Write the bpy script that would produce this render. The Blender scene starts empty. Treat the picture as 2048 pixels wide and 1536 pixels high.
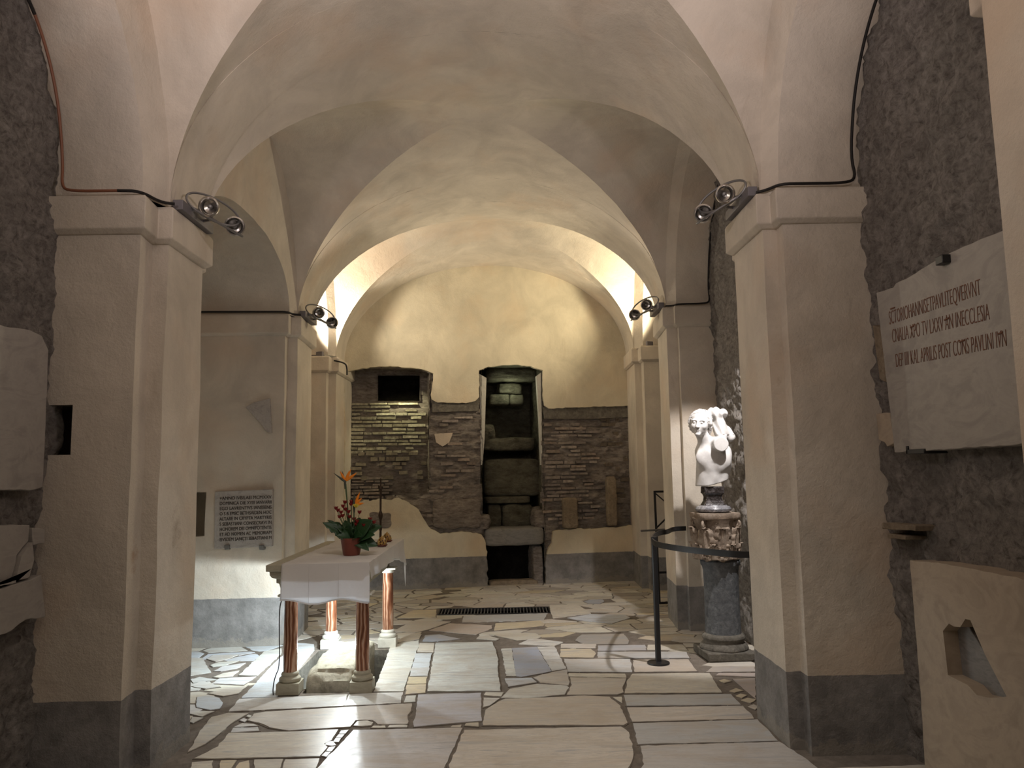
import bpy, bmesh, math, random
import numpy as np
from mathutils import Vector, Matrix, noise, Euler
S = bpy.context.scene
C = S.collection
rnd = random.Random(7)
# ------------------------------------------------------------------ camera
F = 1538.0; CZ = 1.6
def _cam():
    d = Vector(((1007-1024)/F, -(941-768)/F, -1.0)).normalized()
    u = Vector((-math.sin(.015), math.cos(.015), 0)); u = (u-d*u.dot(d)).normalized()
    r = d.cross(u)
    return Matrix((r, d, u)).transposed()          # world -> camera
RW = _cam(); RT = RW.transposed()
cam = bpy.data.objects.new('camera', bpy.data.cameras.new('camera')); C.objects.link(cam)
cam.data.sensor_width = 36; cam.data.lens = F/2048*36; cam.data.clip_start = .05
cam.matrix_world = Matrix.Translation((0, 0, CZ)) @ RT.to_4x4()
S.camera = cam
S.view_settings.view_transform = 'Standard'; S.view_settings.look = 'None'
S.view_settings.gamma = 1; S.view_settings.use_curve_mapping = False
S.view_settings.exposure = 0.62
w = bpy.data.worlds.new('World'); S.world = w; w.use_nodes = True
w.node_tree.nodes['Background'].inputs[0].default_value = (.75, .68, .62, 1)
w.node_tree.nodes['Background'].inputs[1].default_value = 0.0
O3 = Vector((0, 0, CZ))
def ray(p): return RT @ Vector(((p[0]-1024)/F, -(p[1]-768)/F, -1.0))
def onz(p, z=0.0): d = ray(p); return O3+d*((z-CZ)/d.z)
def ony(p, y): d = ray(p); return O3+d*(y/d.y)
def onx(p, x): d = ray(p); return O3+d*(x/d.x)
# ------------------------------------------------------------------ lights
def lamp(kind, name, loc, power, col, target=None, size=.05, angle=60, blend=.5):
    l = bpy.data.lights.new(name, kind); l.energy = power; l.color = col
    if kind == 'SPOT': l.spot_size = math.radians(angle); l.spot_blend = blend
    if kind == 'AREA': l.size = size
    else: l.shadow_soft_size = size
    o = bpy.data.objects.new(name, l); C.objects.link(o); o.location = loc
    if target: o.rotation_euler = (Vector(target)-Vector(loc)).to_track_quat('-Z', 'Y').to_euler()
    return o
# near bay: wall-bracket uplights on the piers beside the visitor
lamp('SPOT', 'uplight_near', (-1.70, 2.30, 3.22), 56, (1, .86, .87), (.1, 3.7, 4.7), .08, 160, .9)
lamp('SPOT', 'uplight_near', (1.35, 2.30, 3.30), 56, (1, .86, .87), (-.3, 3.7, 4.7), .08, 160, .9)
lamp('SPOT', 'entry_fill_up', (-.2, -.6, 3.0), 30, (1, .87, .78), (-.2, 1.0, 4.6), .1, 160, .8)  # added unseen uplight in the entry bay, raises the ambient bounce
lamp('POINT', 'entry_fill', (-.2, .9, 3.5), 13, (1, .88, .78), None, .35)  # added soft overhead fill for the near piers, no fitting behind it
lamp('SPOT', 'floor_fill', (-.15, 3.3, 4.35), 125, (1, .95, .90), (-.05, 4.9, 0), .15, 78, .9)  # added unseen fill that brightens the foreground paving
# middle bay: added weak fill uplights, the ring fittings here are unlit
lamp('SPOT', 'fill_middle', (-1.75, 7.75, 3.40), 7, (1, .87, .72), (-.1, 6.6, 4.6), .06, 150, .9)
lamp('SPOT', 'fill_middle', (1.45, 8.0, 3.45), 7, (1, .87, .72), (-.3, 6.6, 4.6), .06, 150, .9)
# far bay: lit fittings on the third piers
lamp('SPOT', 'uplight_far', (-2.42, 9.80, 3.30), 110, (1, .88, .70), (-.2, 9.3, 4.7), .06, 165, .8)
lamp('SPOT', 'uplight_far', (2.05, 10.00, 3.38), 110, (1, .86, .60), (-.2, 9.5, 4.7), .06, 165, .8)
# statue spotlight on the back of the near right pier
lamp('SPOT', 'statue_spotlight', (2.00, 5.74, 3.16), 185, (1, .95, .93), (1.90, 6.95, 1.40), .03, 64, .4)
# lamp strips under the altar top
for ly in (6.25, 6.95):
    lamp('POINT', 'altar_lamp', (-1.34, ly, .690), 13, (.88, .96, 1), None, .02)
lamp('SPOT', 'altar_side_fill', (-1.22, 6.45, .690), 85, (.78, .92, 1), (-3.0, 7.5, .30), .02, 130, .6)  # added spot, brightens the pier wall left of the altar
lamp('SPOT', 'pit_lamp', (-1.42, 6.30, .22), 22, (.88, .94, 1), (-1.30, 5.65, .74), .02, 75, .4)
# niche lamps
lamp('SPOT', 'niche_lamp', (-1.45, 11.06, 2.92), 17, (1, .94, .58), (-1.45, 11.5, 1.9), .03, 120, .9)
lamp('POINT', 'shaft_lamp', (.12, 11.45, 2.80), 1.6, (.85, .9, .62), None, .04)
# ------------------------------------------------------------------ node materials
class NT:
    def __init__(s, name):
        s.m = bpy.data.materials.new(name); s.m.use_nodes = True
        s.t = s.m.node_tree; s.b = s.t.nodes['Principled BSDF']; s.i = 0
        s.geo = s.t.nodes.new('ShaderNodeNewGeometry'); s.tc = s.t.nodes.new('ShaderNodeTexCoord')
    def n(s, k, **kw):
        o = s.t.nodes.new(k)
        for a, v in kw.items(): setattr(o, a, v)
        return o
    def l(s, a, b): s.t.links.new(a, b)
    def vec(s, scale=(1, 1, 1), obj=False):
        mp = s.n('ShaderNodeMapping'); mp.inputs['Scale'].default_value = scale
        s.l(s.tc.outputs['Object'] if obj else s.geo.outputs['Position'], mp.inputs[0]); return mp.outputs[0]
    def noise(s, sc, det=6, rough=.6, scale=(1, 1, 1), dist=0.0, obj=False):
        o = s.n('ShaderNodeTexNoise'); o.inputs['Scale'].default_value = sc; o.inputs['Detail'].default_value = det
        o.inputs['Roughness'].default_value = rough; o.inputs['Distortion'].default_value = dist
        s.l(s.vec(scale, obj), o.inputs['Vector']); return o.outputs['Fac']
    def vor(s, sc, scale=(1, 1, 1), feat='F1'):
        o = s.n('ShaderNodeTexVoronoi', feature=feat); o.inputs['Scale'].default_value = sc
        s.l(s.vec(scale), o.inputs['Vector']); return o.outputs['Distance']
    def ramp(s, f, stops):
        r = s.n('ShaderNodeValToRGB'); e = r.color_ramp.elements
        while len(e) < len(stops): e.new(.5)
        for k, (p, c) in enumerate(stops):
            e[k].position = p; e[k].color = (c if isinstance(c, tuple) else (c, c, c)) + (1,)
        s.l(f, r.inputs[0]); return r.outputs[0]
    def mix(s, f, a, b, mode='MIX'):
        m = s.n('ShaderNodeMix', data_type='RGBA', blend_type=mode)
        for i, v in ((0, f), (6, a), (7, b)):
            if isinstance(v, (int, float)): m.inputs[i].default_value = v
            elif isinstance(v, tuple): m.inputs[i].default_value = v+(1,)
            else: s.l(v, m.inputs[i])
        return m.outputs[2]
    def math(s, op, a, b):
        m = s.n('ShaderNodeMath', operation=op)
        for i, v in ((0, a), (1, b)):
            if isinstance(v, (int, float)): m.inputs[i].default_value = v
            else: s.l(v, m.inputs[i])
        return m.outputs[0]
    def bump(s, h, strength=.3, dist=.02, prev=None):
        b = s.n('ShaderNodeBump'); b.inputs['Strength'].default_value = strength; b.inputs['Distance'].default_value = dist
        s.l(h, b.inputs['Height'])
        if prev: s.l(prev, b.inputs['Normal'])
        s.l(b.outputs[0], s.b.inputs['Normal']); return b.outputs[0]
    def fin(s, col, rough=.9, spec=.25, metal=0):
        if isinstance(col, tuple): s.b.inputs['Base Color'].default_value = col+(1,)
        else: s.l(col, s.b.inputs['Base Color'])
        if isinstance(rough, (int, float)): s.b.inputs['Roughness'].default_value = rough
        else: s.l(rough, s.b.inputs['Roughness'])
        s.b.inputs['Specular IOR Level'].default_value = spec; s.b.inputs['Metallic'].default_value = metal
        return s.m
def plaster(name, base=(.575, .515, .43), dado=None, dcol=(.215, .205, .195), stains=()):
    n = NT(name)
    a = n.noise(2.1, 7, .62, (1, 1, .8), .6)
    c = n.mix(n.ramp(a, [(.32, 0.), (.68, 1.)]), tuple(v*.83 for v in base), tuple(v*1.12 for v in base))
    b = n.noise(1.1, 4, .6)
    c = n.mix(n.ramp(b, [(.50, 0.), (.70, .55)]), c, (base[0]*1.02, base[1]*.86, base[2]*.74))
    v = n.noise(5, 8, .7, (1, 1, .25), .8)
    c = n.mix(n.ramp(v, [(.60, 0.), (.80, .40)]), c, (base[0]*.62, base[1]*.55, base[2]*.48))
    f = n.noise(42, 5, .7)
    c = n.mix(n.ramp(f, [(.64, 0.), (.76, .35)]), c, (base[0]*.6, base[1]*.55, base[2]*.5))
    if dado:
        sx = n.n('ShaderNodeSeparateXYZ'); n.l(n.geo.outputs['Position'], sx.inputs[0])
        z = n.math('ADD', sx.outputs[2], n.math('MULTIPLY', n.noise(9, 4), .016))
        k = n.math('LESS_THAN', z, dado+.008)
        d = n.mix(n.ramp(n.noise(5.5, 8, .72), [(.35, 0.), (.66, 1.)]), tuple(q*.72 for q in dcol), tuple(q*1.35 for q in dcol))
        c = n.mix(k, c, d)
        # scuffed, chipped foot of the wall
        low = n.math('LESS_THAN', sx.outputs[2], n.math('ADD', n.math('MULTIPLY', n.noise(7, 8, .75), .34), -.10))
        c = n.mix(n.math('MULTIPLY', low, .45), c, (.33, .30, .25))
    for (cc_, rr_, sc_, st_) in stains:
        mp = n.n('ShaderNodeMapping', vector_type='POINT'); mp.inputs['Location'].default_value = tuple(-a/q for a, q in zip(cc_, rr_)); mp.inputs['Scale'].default_value = tuple(1/q for q in rr_)
        n.l(n.geo.outputs['Position'], mp.inputs[0]); ln_ = n.n('ShaderNodeVectorMath', operation='LENGTH'); n.l(mp.outputs[0], ln_.inputs[0])
        q = n.math('ADD', ln_.outputs['Value'], n.math('MULTIPLY', n.noise(9, 8, .75), 1.5))
        c = n.mix(n.ramp(q, [(.0, st_), (.62, st_*.9), (1., 0.)]), c, sc_)
    h = n.math('ADD', n.noise(7, 8, .62), n.math('MULTIPLY', n.noise(70, 4, .7), .25))
    n.bump(h, .5, .025)
    return n.fin(c, .88, .2)
def rock(name, lo, mid, hi, sc=9, st=1.0, stretch=(1, 1, 1), dist=.03):
    n = NT(name)
    a = n.noise(sc, 10, .72, stretch, .4)
    c = n.ramp(a, [(.30, lo), (.50, mid), (.72, hi)])
    c = n.mix(n.ramp(n.noise(sc*.3, 4), [(.4, 0.), (.7, .55)]), c, tuple(q*.6 for q in mid))
    p = n.noise(sc*4.5, 6, .7, stretch)
    c = n.mix(n.ramp(p, [(.60, 0.), (.72, .7)]), c, tuple(q*.35 for q in lo))
    h = n.math('ADD', a, n.math('MULTIPLY', n.noise(sc*4, 9, .8, stretch), .8))
    n.bump(h, st, dist*1.4)
    return n.fin(c, .95, .12)
def flat(name, col, rough=.5, spec=.4, metal=0, bump=None, var=0):
    n = NT(name)
    c = col
    if var: c = n.mix(n.noise(12, 6, .6, obj=True), tuple(q*(1-var) for q in col), tuple(min(1, q*(1+var)) for q in col))
    if bump: n.bump(n.noise(bump[0], 6, .6, obj=True), bump[1], .01)
    return n.fin(c, rough, spec, metal)
def emit(name, col, st):
    n = NT(name); n.b.inputs['Emission Color'].default_value = col+(1,); n.b.inputs['Emission Strength'].default_value = st
    return n.fin(col, .4)
M = {}
M['plaster'] = plaster('ochre_plaster')
M['pier'] = plaster('pier_plaster', dado=.445, stains=[((-1.93, 4.62, 1.25), (.2, .30, .55), (.27, .21, .15), .75), ((-2.03, 4.25, 1.15), (.12, .25, .55), (.33, .19, .10), .7), ((-2.0, 4.6, .25), (.4, .5, .35), (.20, .18, .155), .5)])
M['pierR'] = plaster('pier_plaster_right', dado=.43, stains=[((1.66, 4.5, 2.05), (.10, .12, .45), (.26, .17, .10), .75), ((1.60, 4.7, 1.8), (.1, .25, .6), (.34, .28, .20), .5)])
M['back'] = plaster('back_plaster', base=(.60, .535, .40), dado=.415)
M['rock'] = rock('rough_tufa', (.15, .132, .118), (.45, .41, .37), (.70, .655, .61), 21, 1.0, (1, 1, 1.2))
M['masonry'] = rock('old_masonry', (.14, .12, .105), (.39, .34, .30), (.60, .54, .48), 11, .9, (1, 1, 3.0))
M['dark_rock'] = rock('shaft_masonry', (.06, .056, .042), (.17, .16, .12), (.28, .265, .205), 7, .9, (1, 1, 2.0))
M['void'] = rock('near_black_rock', (.008, .007, .006), (.02, .017, .014), (.04, .035, .03), 9, .8)  # near-black rock for the niche pocket, drain and low opening
M['black'] = flat('black_metal', (.012, .012, .013), .42, .5)
M['cable'] = flat('black_cable', (.014, .012, .011), .6, .3)
M['copper'] = flat('brown_cable', (.22, .09, .05), .5, .4)
M['chrome'] = flat('brushed_chrome', (.55, .53, .50), .22, .5, 1)
M['steel'] = flat('dull_steel', (.20, .195, .19), .42, .5, .6)
M['rail'] = flat('grey_rail', (.17, .16, .17), .5, .4, .2)
M['lit'] = emit('lit_bulb', (1, .93, .82), 14)
M['terracotta'] = flat('red_brown_pot', (.17, .045, .028), .42, .4, 0, (20, .2), .15)
M['soil'] = flat('soil', (.03, .02, .012), .9, .1)
M['leaf'] = flat('dark_leaf', (.018, .050, .016), .45, .35, 0, None, .5)
M['stem'] = flat('green_stem', (.05, .085, .035), .5, .3)
M['spathe'] = flat('dusky_spathe', (.055, .06, .045), .5, .3)
M['orange'] = flat('orange_petal', (.80, .24, .02), .5, .3)
M['red'] = flat('crimson_petal', (.20, .012, .012), .5, .3)
M['yellow'] = flat('yellow_petal', (.62, .50, .07), .5, .3)
M['bronze'] = flat('dark_bronze', (.045, .026, .014), .4, .5, .5, (30, .3))
def mk_marble(name, base, vein, sc=6, rough=.45, stretch=(1, 3.2, 1), amt=.7, spec=.4, obj=True, bump=.15):
    n = NT(name)
    a = n.noise(sc, 8, .6, stretch, 1.4, obj=obj)
    c = n.mix(n.ramp(a, [(.38, amt), (.50, 0.), (.62, amt*.6)]), base, vein)
    c = n.mix(n.ramp(n.noise(sc*5, 6, .7, obj=obj), [(.5, 0.), (.75, .35)]), c, tuple(q*.6 for q in base))
    n.bump(n.noise(sc*6, 5, .6, obj=obj), bump, .006)
    return n.fin(c, rough, spec)
M['slab'] = mk_marble('tablet_marble', (.34, .315, .28), (.20, .185, .17), 3, .6, (1, 1, 2), .5)
M['slab_warm'] = mk_marble('warm_tablet_marble', (.40, .33, .25), (.26, .21, .16), 3, .6, (1, 1, 2), .5)
M['plaque'] = mk_marble('plaque_marble', (.42, .39, .36), (.27, .25, .235), 9, .5, (1, 1, 1.6), .6)
M['altar'] = mk_marble('altar_stone', (.36, .33, .25), (.26, .24, .18), 5, .6, (1, 1, 3), .5)
M['whitebase'] = mk_marble('white_base_marble', (.62, .60, .53), (.45, .43, .37), 7, .4, (1, 1, 1), .4)
M['greymarble'] = mk_marble('grey_lintel_marble', (.24, .23, .215), (.13, .125, .12), 5, .6, (1, 1, 4), .6)
M['statue'] = mk_marble('statue_marble', (.60, .585, .57), (.54, .51, .48), 7, .55, (1, 1, 1), .35, .3, True, .12)
M['darkmarble'] = mk_marble('black_veined_marble', (.016, .012, .011), (.22, .20, .20), 14, .22, (1, 1, 1), .45, .6)
M['veined'] = mk_marble('grey_veined_marble', (.13, .13, .145), (.46, .45, .46), 16, .3, (1, 1, 1), .8, .5)
M['shaft'] = rock('grey_granite_shaft', (.07, .075, .08), (.135, .14, .145), (.23, .235, .24), 22, .5, (1, 1, 1), .008)
M['capital'] = rock('weathered_capital_stone', (.14, .105, .08), (.33, .26, .20), (.50, .42, .34), 16, .7, (1, 1, 1), .012)
M['basestone'] = rock('worn_base_stone', (.08, .073, .062), (.17, .155, .13), (.27, .25, .21), 18, .6, (1, 1, 1), .012)
M['relic'] = rock('rough_pale_stone', (.30, .28, .22), (.56, .53, .43), (.72, .69, .59), 20, .6, (1, 1, 1), .015)
M['oldstone'] = rock('pale_tufa_block', (.16, .125, .09), (.30, .24, .17), (.42, .35, .26), 18, .7, (1, 1, 1), .015)
M['ink'] = flat('dark_lettering', (.045, .036, .03), .7, .2)
M['redink'] = flat('red_brown_lettering', (.17, .085, .055), .8, .2)
def mk_onyx():
    n = NT('banded_onyx')
    wv = n.n('ShaderNodeTexWave', wave_type='BANDS', bands_direction='X'); wv.inputs['Scale'].default_value = 11
    wv.inputs['Distortion'].default_value = 16; wv.inputs['Detail'].default_value = 4; wv.inputs['Detail Scale'].default_value = .55
    n.l(n.vec((1, 1, .28), True), wv.inputs['Vector'])
    c = n.ramp(wv.outputs[0], [(.0, (.13, .045, .022)), (.4, (.24, .10, .05)), (.75, (.33, .16, .09)), (.95, (.46, .30, .21))])
    return n.fin(c, .25, .5)
M['onyx'] = mk_onyx()
def mk_cloth():
    n = NT('white_linen')
    c = n.mix(n.ramp(n.noise(3, 5, .6, obj=True), [(.4, 0.), (.7, 1.)]), (.76, .71, .67), (.84, .79, .75))
    n.bump(n.noise(160, 3, .6, obj=True), .12, .003)
    m = n.fin(c, .9, .1)
    tr = n.n('ShaderNodeBsdfTranslucent'); tr.inputs[0].default_value = (.72, .76, .80, 1)
    ms = n.n('ShaderNodeMixShader'); ms.inputs[0].default_value = .38
    out = n.t.nodes['Material Output']
    n.l(n.b.outputs[0], ms.inputs[1]); n.l(tr.outputs[0], ms.inputs[2]); n.l(ms.outputs[0], out.inputs[0])
    return m
M['cloth'] = mk_cloth()
def mk_floor():
    n = NT('marble_paving')
    at = n.n('ShaderNodeAttribute', attribute_name='slab')
    v = n.noise(3.4, 9, .62, (.40, 3.2, 1), 1.6)
    c = n.mix(n.ramp(v, [(.34, .75), (.46, .05), (.50, .45), (.53, 0.), (.70, .6)]), at.outputs['Color'], (.36, .375, .40))
    c = n.mix(n.ramp(n.noise(9, 6, .6, (.3, 3.5, 1), 1.), [(.47, 0.), (.50, .35), (.53, 0.)]), c, (.33, .30, .27))
    c = n.mix(n.ramp(n.noise(2.6, 9, .72, (.7, 1.6, 1), .8), [(.46, 0.), (.66, .6)]), c, (.46, .38, .29))
    c = n.mix(n.ramp(n.noise(11, 9, .75, (.5, 2, 1)), [(.50, 0.), (.70, .45)]), c, (.50, .46, .41))
    c = n.mix(n.ramp(n.noise(26, 6, .7), [(.60, 0.), (.75, .4)]), c, (.32, .27, .21))
    r = n.math('ADD', n.math('MULTIPLY', n.noise(7, 6, .7), .38), .19)
    n.bump(n.noise(14, 6, .6), .10, .006)
    return n.fin(c, r, .42)
M['floor'] = mk_floor()
M['mortar'] = rock('brown_mortar', (.14, .12, .10), (.20, .172, .145), (.27, .235, .20), 14, .4, (1, 1, 1), .008)
def mk_brick():
    n = NT('thin_brick')
    at = n.n('ShaderNodeAttribute', attribute_name='slab')
    c = n.mix(n.ramp(n.noise(18, 8, .7), [(.35, 0.), (.7, .8)]), at.outputs['Color'], (.06, .05, .04))
    n.bump(n.noise(35, 6, .7), .8, .012)
    return n.fin(c, .92, .15)
M['brick'] = mk_brick()
# ------------------------------------------------------------------ mesh helpers
def tag(o, label=None, cat=None, group=None, kind=None):
    if label: o['label'] = label
    if cat: o['category'] = cat
    if group: o['group'] = group
    if kind: o['kind'] = kind
    return o
def empty(name, loc, label, cat, group=None, rz=0):
    o = bpy.data.objects.new(name, None); C.objects.link(o); o.location = loc; o.rotation_euler = (0, 0, rz)
    o.empty_display_size = .1
    return tag(o, label, cat, group)
class MB:
    def __init__(s): s.v = []; s.f = []; s.m = []; s.c = []; s.cur = 0; s.col = (1, 1, 1)
    def add(s, vs, fs):
        b = len(s.v); s.v += [tuple(p) for p in vs]
        for f in fs: s.f.append([b+i for i in f]); s.m.append(s.cur); s.c.append(s.col)
    def grid(s, P, closeu=False, closev=False):
        nu, nv = len(P), len(P[0]); fs = []
        for i in range(nu-(0 if closeu else 1)):
            for j in range(nv-(0 if closev else 1)):
                a, b = (i+1) % nu, (j+1) % nv
                fs.append((i*nv+j, a*nv+j, a*nv+b, i*nv+b))
        s.add([p for r in P for p in r], fs)
    def box(s, a, b, rz=0, jit=0, c=None):
        c = c or ((a[0]+b[0])/2, (a[1]+b[1])/2)
        vs = []
        for z in (a[2], b[2]):
            for x, y in ((a[0], a[1]), (b[0], a[1]), (b[0], b[1]), (a[0], b[1])):
                dx, dy = x-c[0], y-c[1]
                q = Vector((c[0]+dx*math.cos(rz)-dy*math.sin(rz), c[1]+dx*math.sin(rz)+dy*math.cos(rz), z))
                if jit: q += Vector([rnd.uniform(-jit, jit) for _ in range(3)])
                vs.append(q)
        s.add(vs, [(3, 2, 1, 0), (4, 5, 6, 7), (0, 1, 5, 4), (1, 2, 6, 5), (2, 3, 7, 6), (3, 0, 4, 7)])
    def prism(s, poly, z0, z1):
        n = len(poly)
        s.add([(x, y, z0) for x, y in poly]+[(x, y, z1) for x, y in poly],
              [list(range(n-1, -1, -1)), list(range(n, 2*n))]+[(i, (i+1) % n, n+(i+1) % n, n+i) for i in range(n)])
    def extr(s, poly, N):      # poly: list of Vector (front outline), N: vector toward the front face offset
        n = len(poly)
        s.add(list(poly)+[p+N for p in poly], [list(range(n-1, -1, -1)), list(range(n, 2*n))]+[(i, (i+1) % n, n+(i+1) % n, n+i) for i in range(n)])
    def lathe(s, prof, c=(0, 0, 0), seg=32, cap=True, sx=1, sy=1, f=None):
        P = []
        for i in range(seg):
            a = 2*math.pi*i/seg; row = []
            for r, z in prof:
                q = f(a, z) if f else 1
                row.append((c[0]+r*q*math.cos(a)*sx, c[1]+r*q*math.sin(a)*sy, c[2]+z))
            P.append(row)
        s.grid(P, closeu=True)
        if cap:
            n = len(prof); b = len(s.v)-seg*n
            for k, flip in ((0, True), (n-1, False)):
                if prof[k][0] > 1e-5:
                    idx = [b+i*n+k for i in range(seg)]
                    s.f.append(idx[::-1] if flip else idx); s.m.append(s.cur); s.c.append(s.col)
    def tube(s, pts, r, seg=8, closed=False, cap=True):
        pts = [Vector(p) for p in pts]; n = len(pts); P = []; prev = None
        for i, p in enumerate(pts):
            if closed: t = pts[(i+1) % n]-pts[i-1]
            else: t = pts[min(i+1, n-1)]-pts[max(i-1, 0)]
            t.normalize()
            if prev is None: a = t.orthogonal().normalized()
            else: a = (prev-t*prev.dot(t)).normalized()
            prev = a; b = t.cross(a); rr = r[i] if isinstance(r, (list, tuple)) else r
            P.append([p+(a*math.cos(2*math.pi*k/seg)+b*math.sin(2*math.pi*k/seg))*rr for k in range(seg)])
        s.grid(P, closeu=closed, closev=True)
        if cap and not closed:
            bs = len(s.v)-n*seg
            s.f.append([bs+k for k in range(seg)][::-1]); s.m.append(s.cur); s.c.append(s.col)
            s.f.append([bs+(n-1)*seg+k for k in range(seg)]); s.m.append(s.cur); s.c.append(s.col)
    def build(s, name, mats, parent=None, smooth=True, angle=35, colors=False, bevel=0, fix=True, world=False):
        me = bpy.data.meshes.new(name)
        me.from_pydata([Vector(v) for v in s.v], [], s.f)
        for m in (mats if isinstance(mats, list) else [mats]): me.materials.append(M[m] if isinstance(m, str) else m)
        for p, mi in zip(me.polygons, s.m): p.material_index = mi
        if colors:
            at = me.color_attributes.new('slab', 'FLOAT_COLOR', 'CORNER')
            for p, c in zip(me.polygons, s.c):
                for li in p.loop_indices: at.data[li].color = (c[0], c[1], c[2], 1)
        if fix:
            bm = bmesh.new(); bm.from_mesh(me); bmesh.ops.recalc_face_normals(bm, faces=bm.faces); bm.to_mesh(me); bm.free()
        o = bpy.data.objects.new(name, me); C.objects.link(o)
        if smooth:
            for p in me.polygons: p.use_smooth = True
            try: me.set_sharp_from_angle(angle=math.radians(angle))
            except Exception: pass
        if bevel:
            b = o.modifiers.new('bevel', 'BEVEL'); b.width = bevel; b.segments = 2; b.limit_method = 'ANGLE'
        if parent:
            o.parent = parent
            if world:
                bpy.context.view_layer.update() if False else None
                mw = Matrix.Translation(parent.location) @ Euler(parent.rotation_euler).to_matrix().to_4x4()
                me.transform(mw.inverted())
        return o
def struct(o): o['kind'] = 'structure'; return o
def fbm(p, sc, oct=5): return noise.fractal(Vector(p)*sc, .9, 2.1, oct, noise_basis='PERLIN_ORIGINAL')
def jag(poly, amp=.012, step=.05, seed=0):       # 2-D outline with an irregular broken edge
    out = []; n = len(poly)
    for i in range(n):
        a = Vector(poly[i]); b = Vector(poly[(i+1) % n]); L = (b-a).length; k = max(1, int(L/step))
        d = (b-a)/max(L, 1e-6); nn = Vector((-d.y, d.x))
        for j in range(k):
            p = a+(b-a)*(j/k); q = noise.noise(Vector((p.x*14+seed*3.1, p.y*14, seed)))+.5*noise.noise(Vector((p.x*41, p.y*41+seed, 2)))
            out.append(p+nn*q*amp if j else p+nn*q*amp*.4)
    return out
def inpoly(p, poly):
    x, y = p; r = False; n = len(poly)
    for i in range(n):
        x1, y1 = poly[i]; x2, y2 = poly[(i+1) % n]
        if (y1 > y) != (y2 > y) and x < (x2-x1)*(y-y1)/(y2-y1)+x1: r = not r
    return r
def boolcut(o, cutters):
    for c in cutters:
        md = o.modifiers.new('cut', 'BOOLEAN'); md.operation = 'DIFFERENCE'; md.solver = 'EXACT'; md.object = c
    dg = bpy.context.evaluated_depsgraph_get(); dg.update()
    me = bpy.data.meshes.new_from_object(o.evaluated_get(dg))
    o.modifiers.clear(); o.data = me
    for c in cutters: bpy.data.objects.remove(c)
def hexa(P):      # 8 points: front 4 (ccw), back 4
    b = MB(); b.add(P, [(0, 1, 2, 3), (7, 6, 5, 4), (0, 4, 5, 1), (1, 5, 6, 2), (2, 6, 7, 3), (3, 7, 4, 0)])
    return b.build('cutter', 'void', smooth=False)
def text(s, name, body, size, mat, frame, parent=None, sx=1.0, extr=.0015):
    cu = bpy.data.curves.new(name, 'FONT'); cu.body = body; cu.size = size; cu.extrude = extr
    t = bpy.data.objects.new(name, cu); C.objects.link(t)
    dg = bpy.context.evaluated_depsgraph_get(); dg.update()
    me = bpy.data.meshes.new_from_object(t.evaluated_get(dg)); bpy.data.objects.remove(t)
    return me

# ------------------------------------------------------------------ the vaults
ZL, ZR = 3.15, 3.24
XL0, XR0 = -2.0, 1.7
def zsp(x): t = max(0, min(1, (x-XL0)/(XR0-XL0))); return ZL+(ZR-ZL)*t
def se(q, n): return max(0.0, 1-abs(q)**n)**(1/n)
V2 = lambda x, y: Vector((x, y))
def qs(n): return [math.sin(math.pi/2*(-1+2*i/n)) for i in range(n+1)]
ceil = MB()
def wob(p):
    k = .010*fbm((p[0], p[1], p[2]), .9, 3)+.004*fbm((p[0]+7, p[1], p[2]), 3.5, 3)
    return (p[0]+k*.6, p[1]+k*.3, p[2]+k)
def arc(A, B, rise, n, off=0, N=56):
    out = []
    for q in qs(N):
        p = A+(B-A)*(q+1)/2; out.append(wob((p.x, p.y, zsp(p.x)+off+rise*se(q, n))))
    return out
ARCH = {  # fl, fr, bl, br, rise, exponent
 0: (V2(-1.95, 1.90), V2(1.62, 1.95), V2(-1.95, 2.50), V2(1.62, 2.44), 1.42, 2.0),
 1: (V2(-1.93, 4.37), V2(1.60, 4.54), V2(-1.93, 4.90), V2(1.60, 5.11), 1.42, 2.0),
 2: (V2(-2.03, 7.58), V2(1.71, 7.83), V2(-2.07, 8.31), V2(1.75, 8.48), 1.42, 2.0),
 3: (V2(-2.20, 10.15), V2(1.83, 10.50), V2(-2.20, 10.85), V2(1.84, 11.45), 1.38, 2.0),
 -1: (V2(-1.95, -1.7), V2(1.62, -1.7), V2(-1.95, -1.2), V2(1.62, -1.2), 1.42, 2.0)}
for k, (fl, fr, bl, br, r, n) in ARCH.items():
    rows = [arc(fl+(bl-fl)*t, fr+(br-fr)*t, r, n) for t in (0, .25, .5, .75, 1)]
    ceil.grid(rows)
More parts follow.
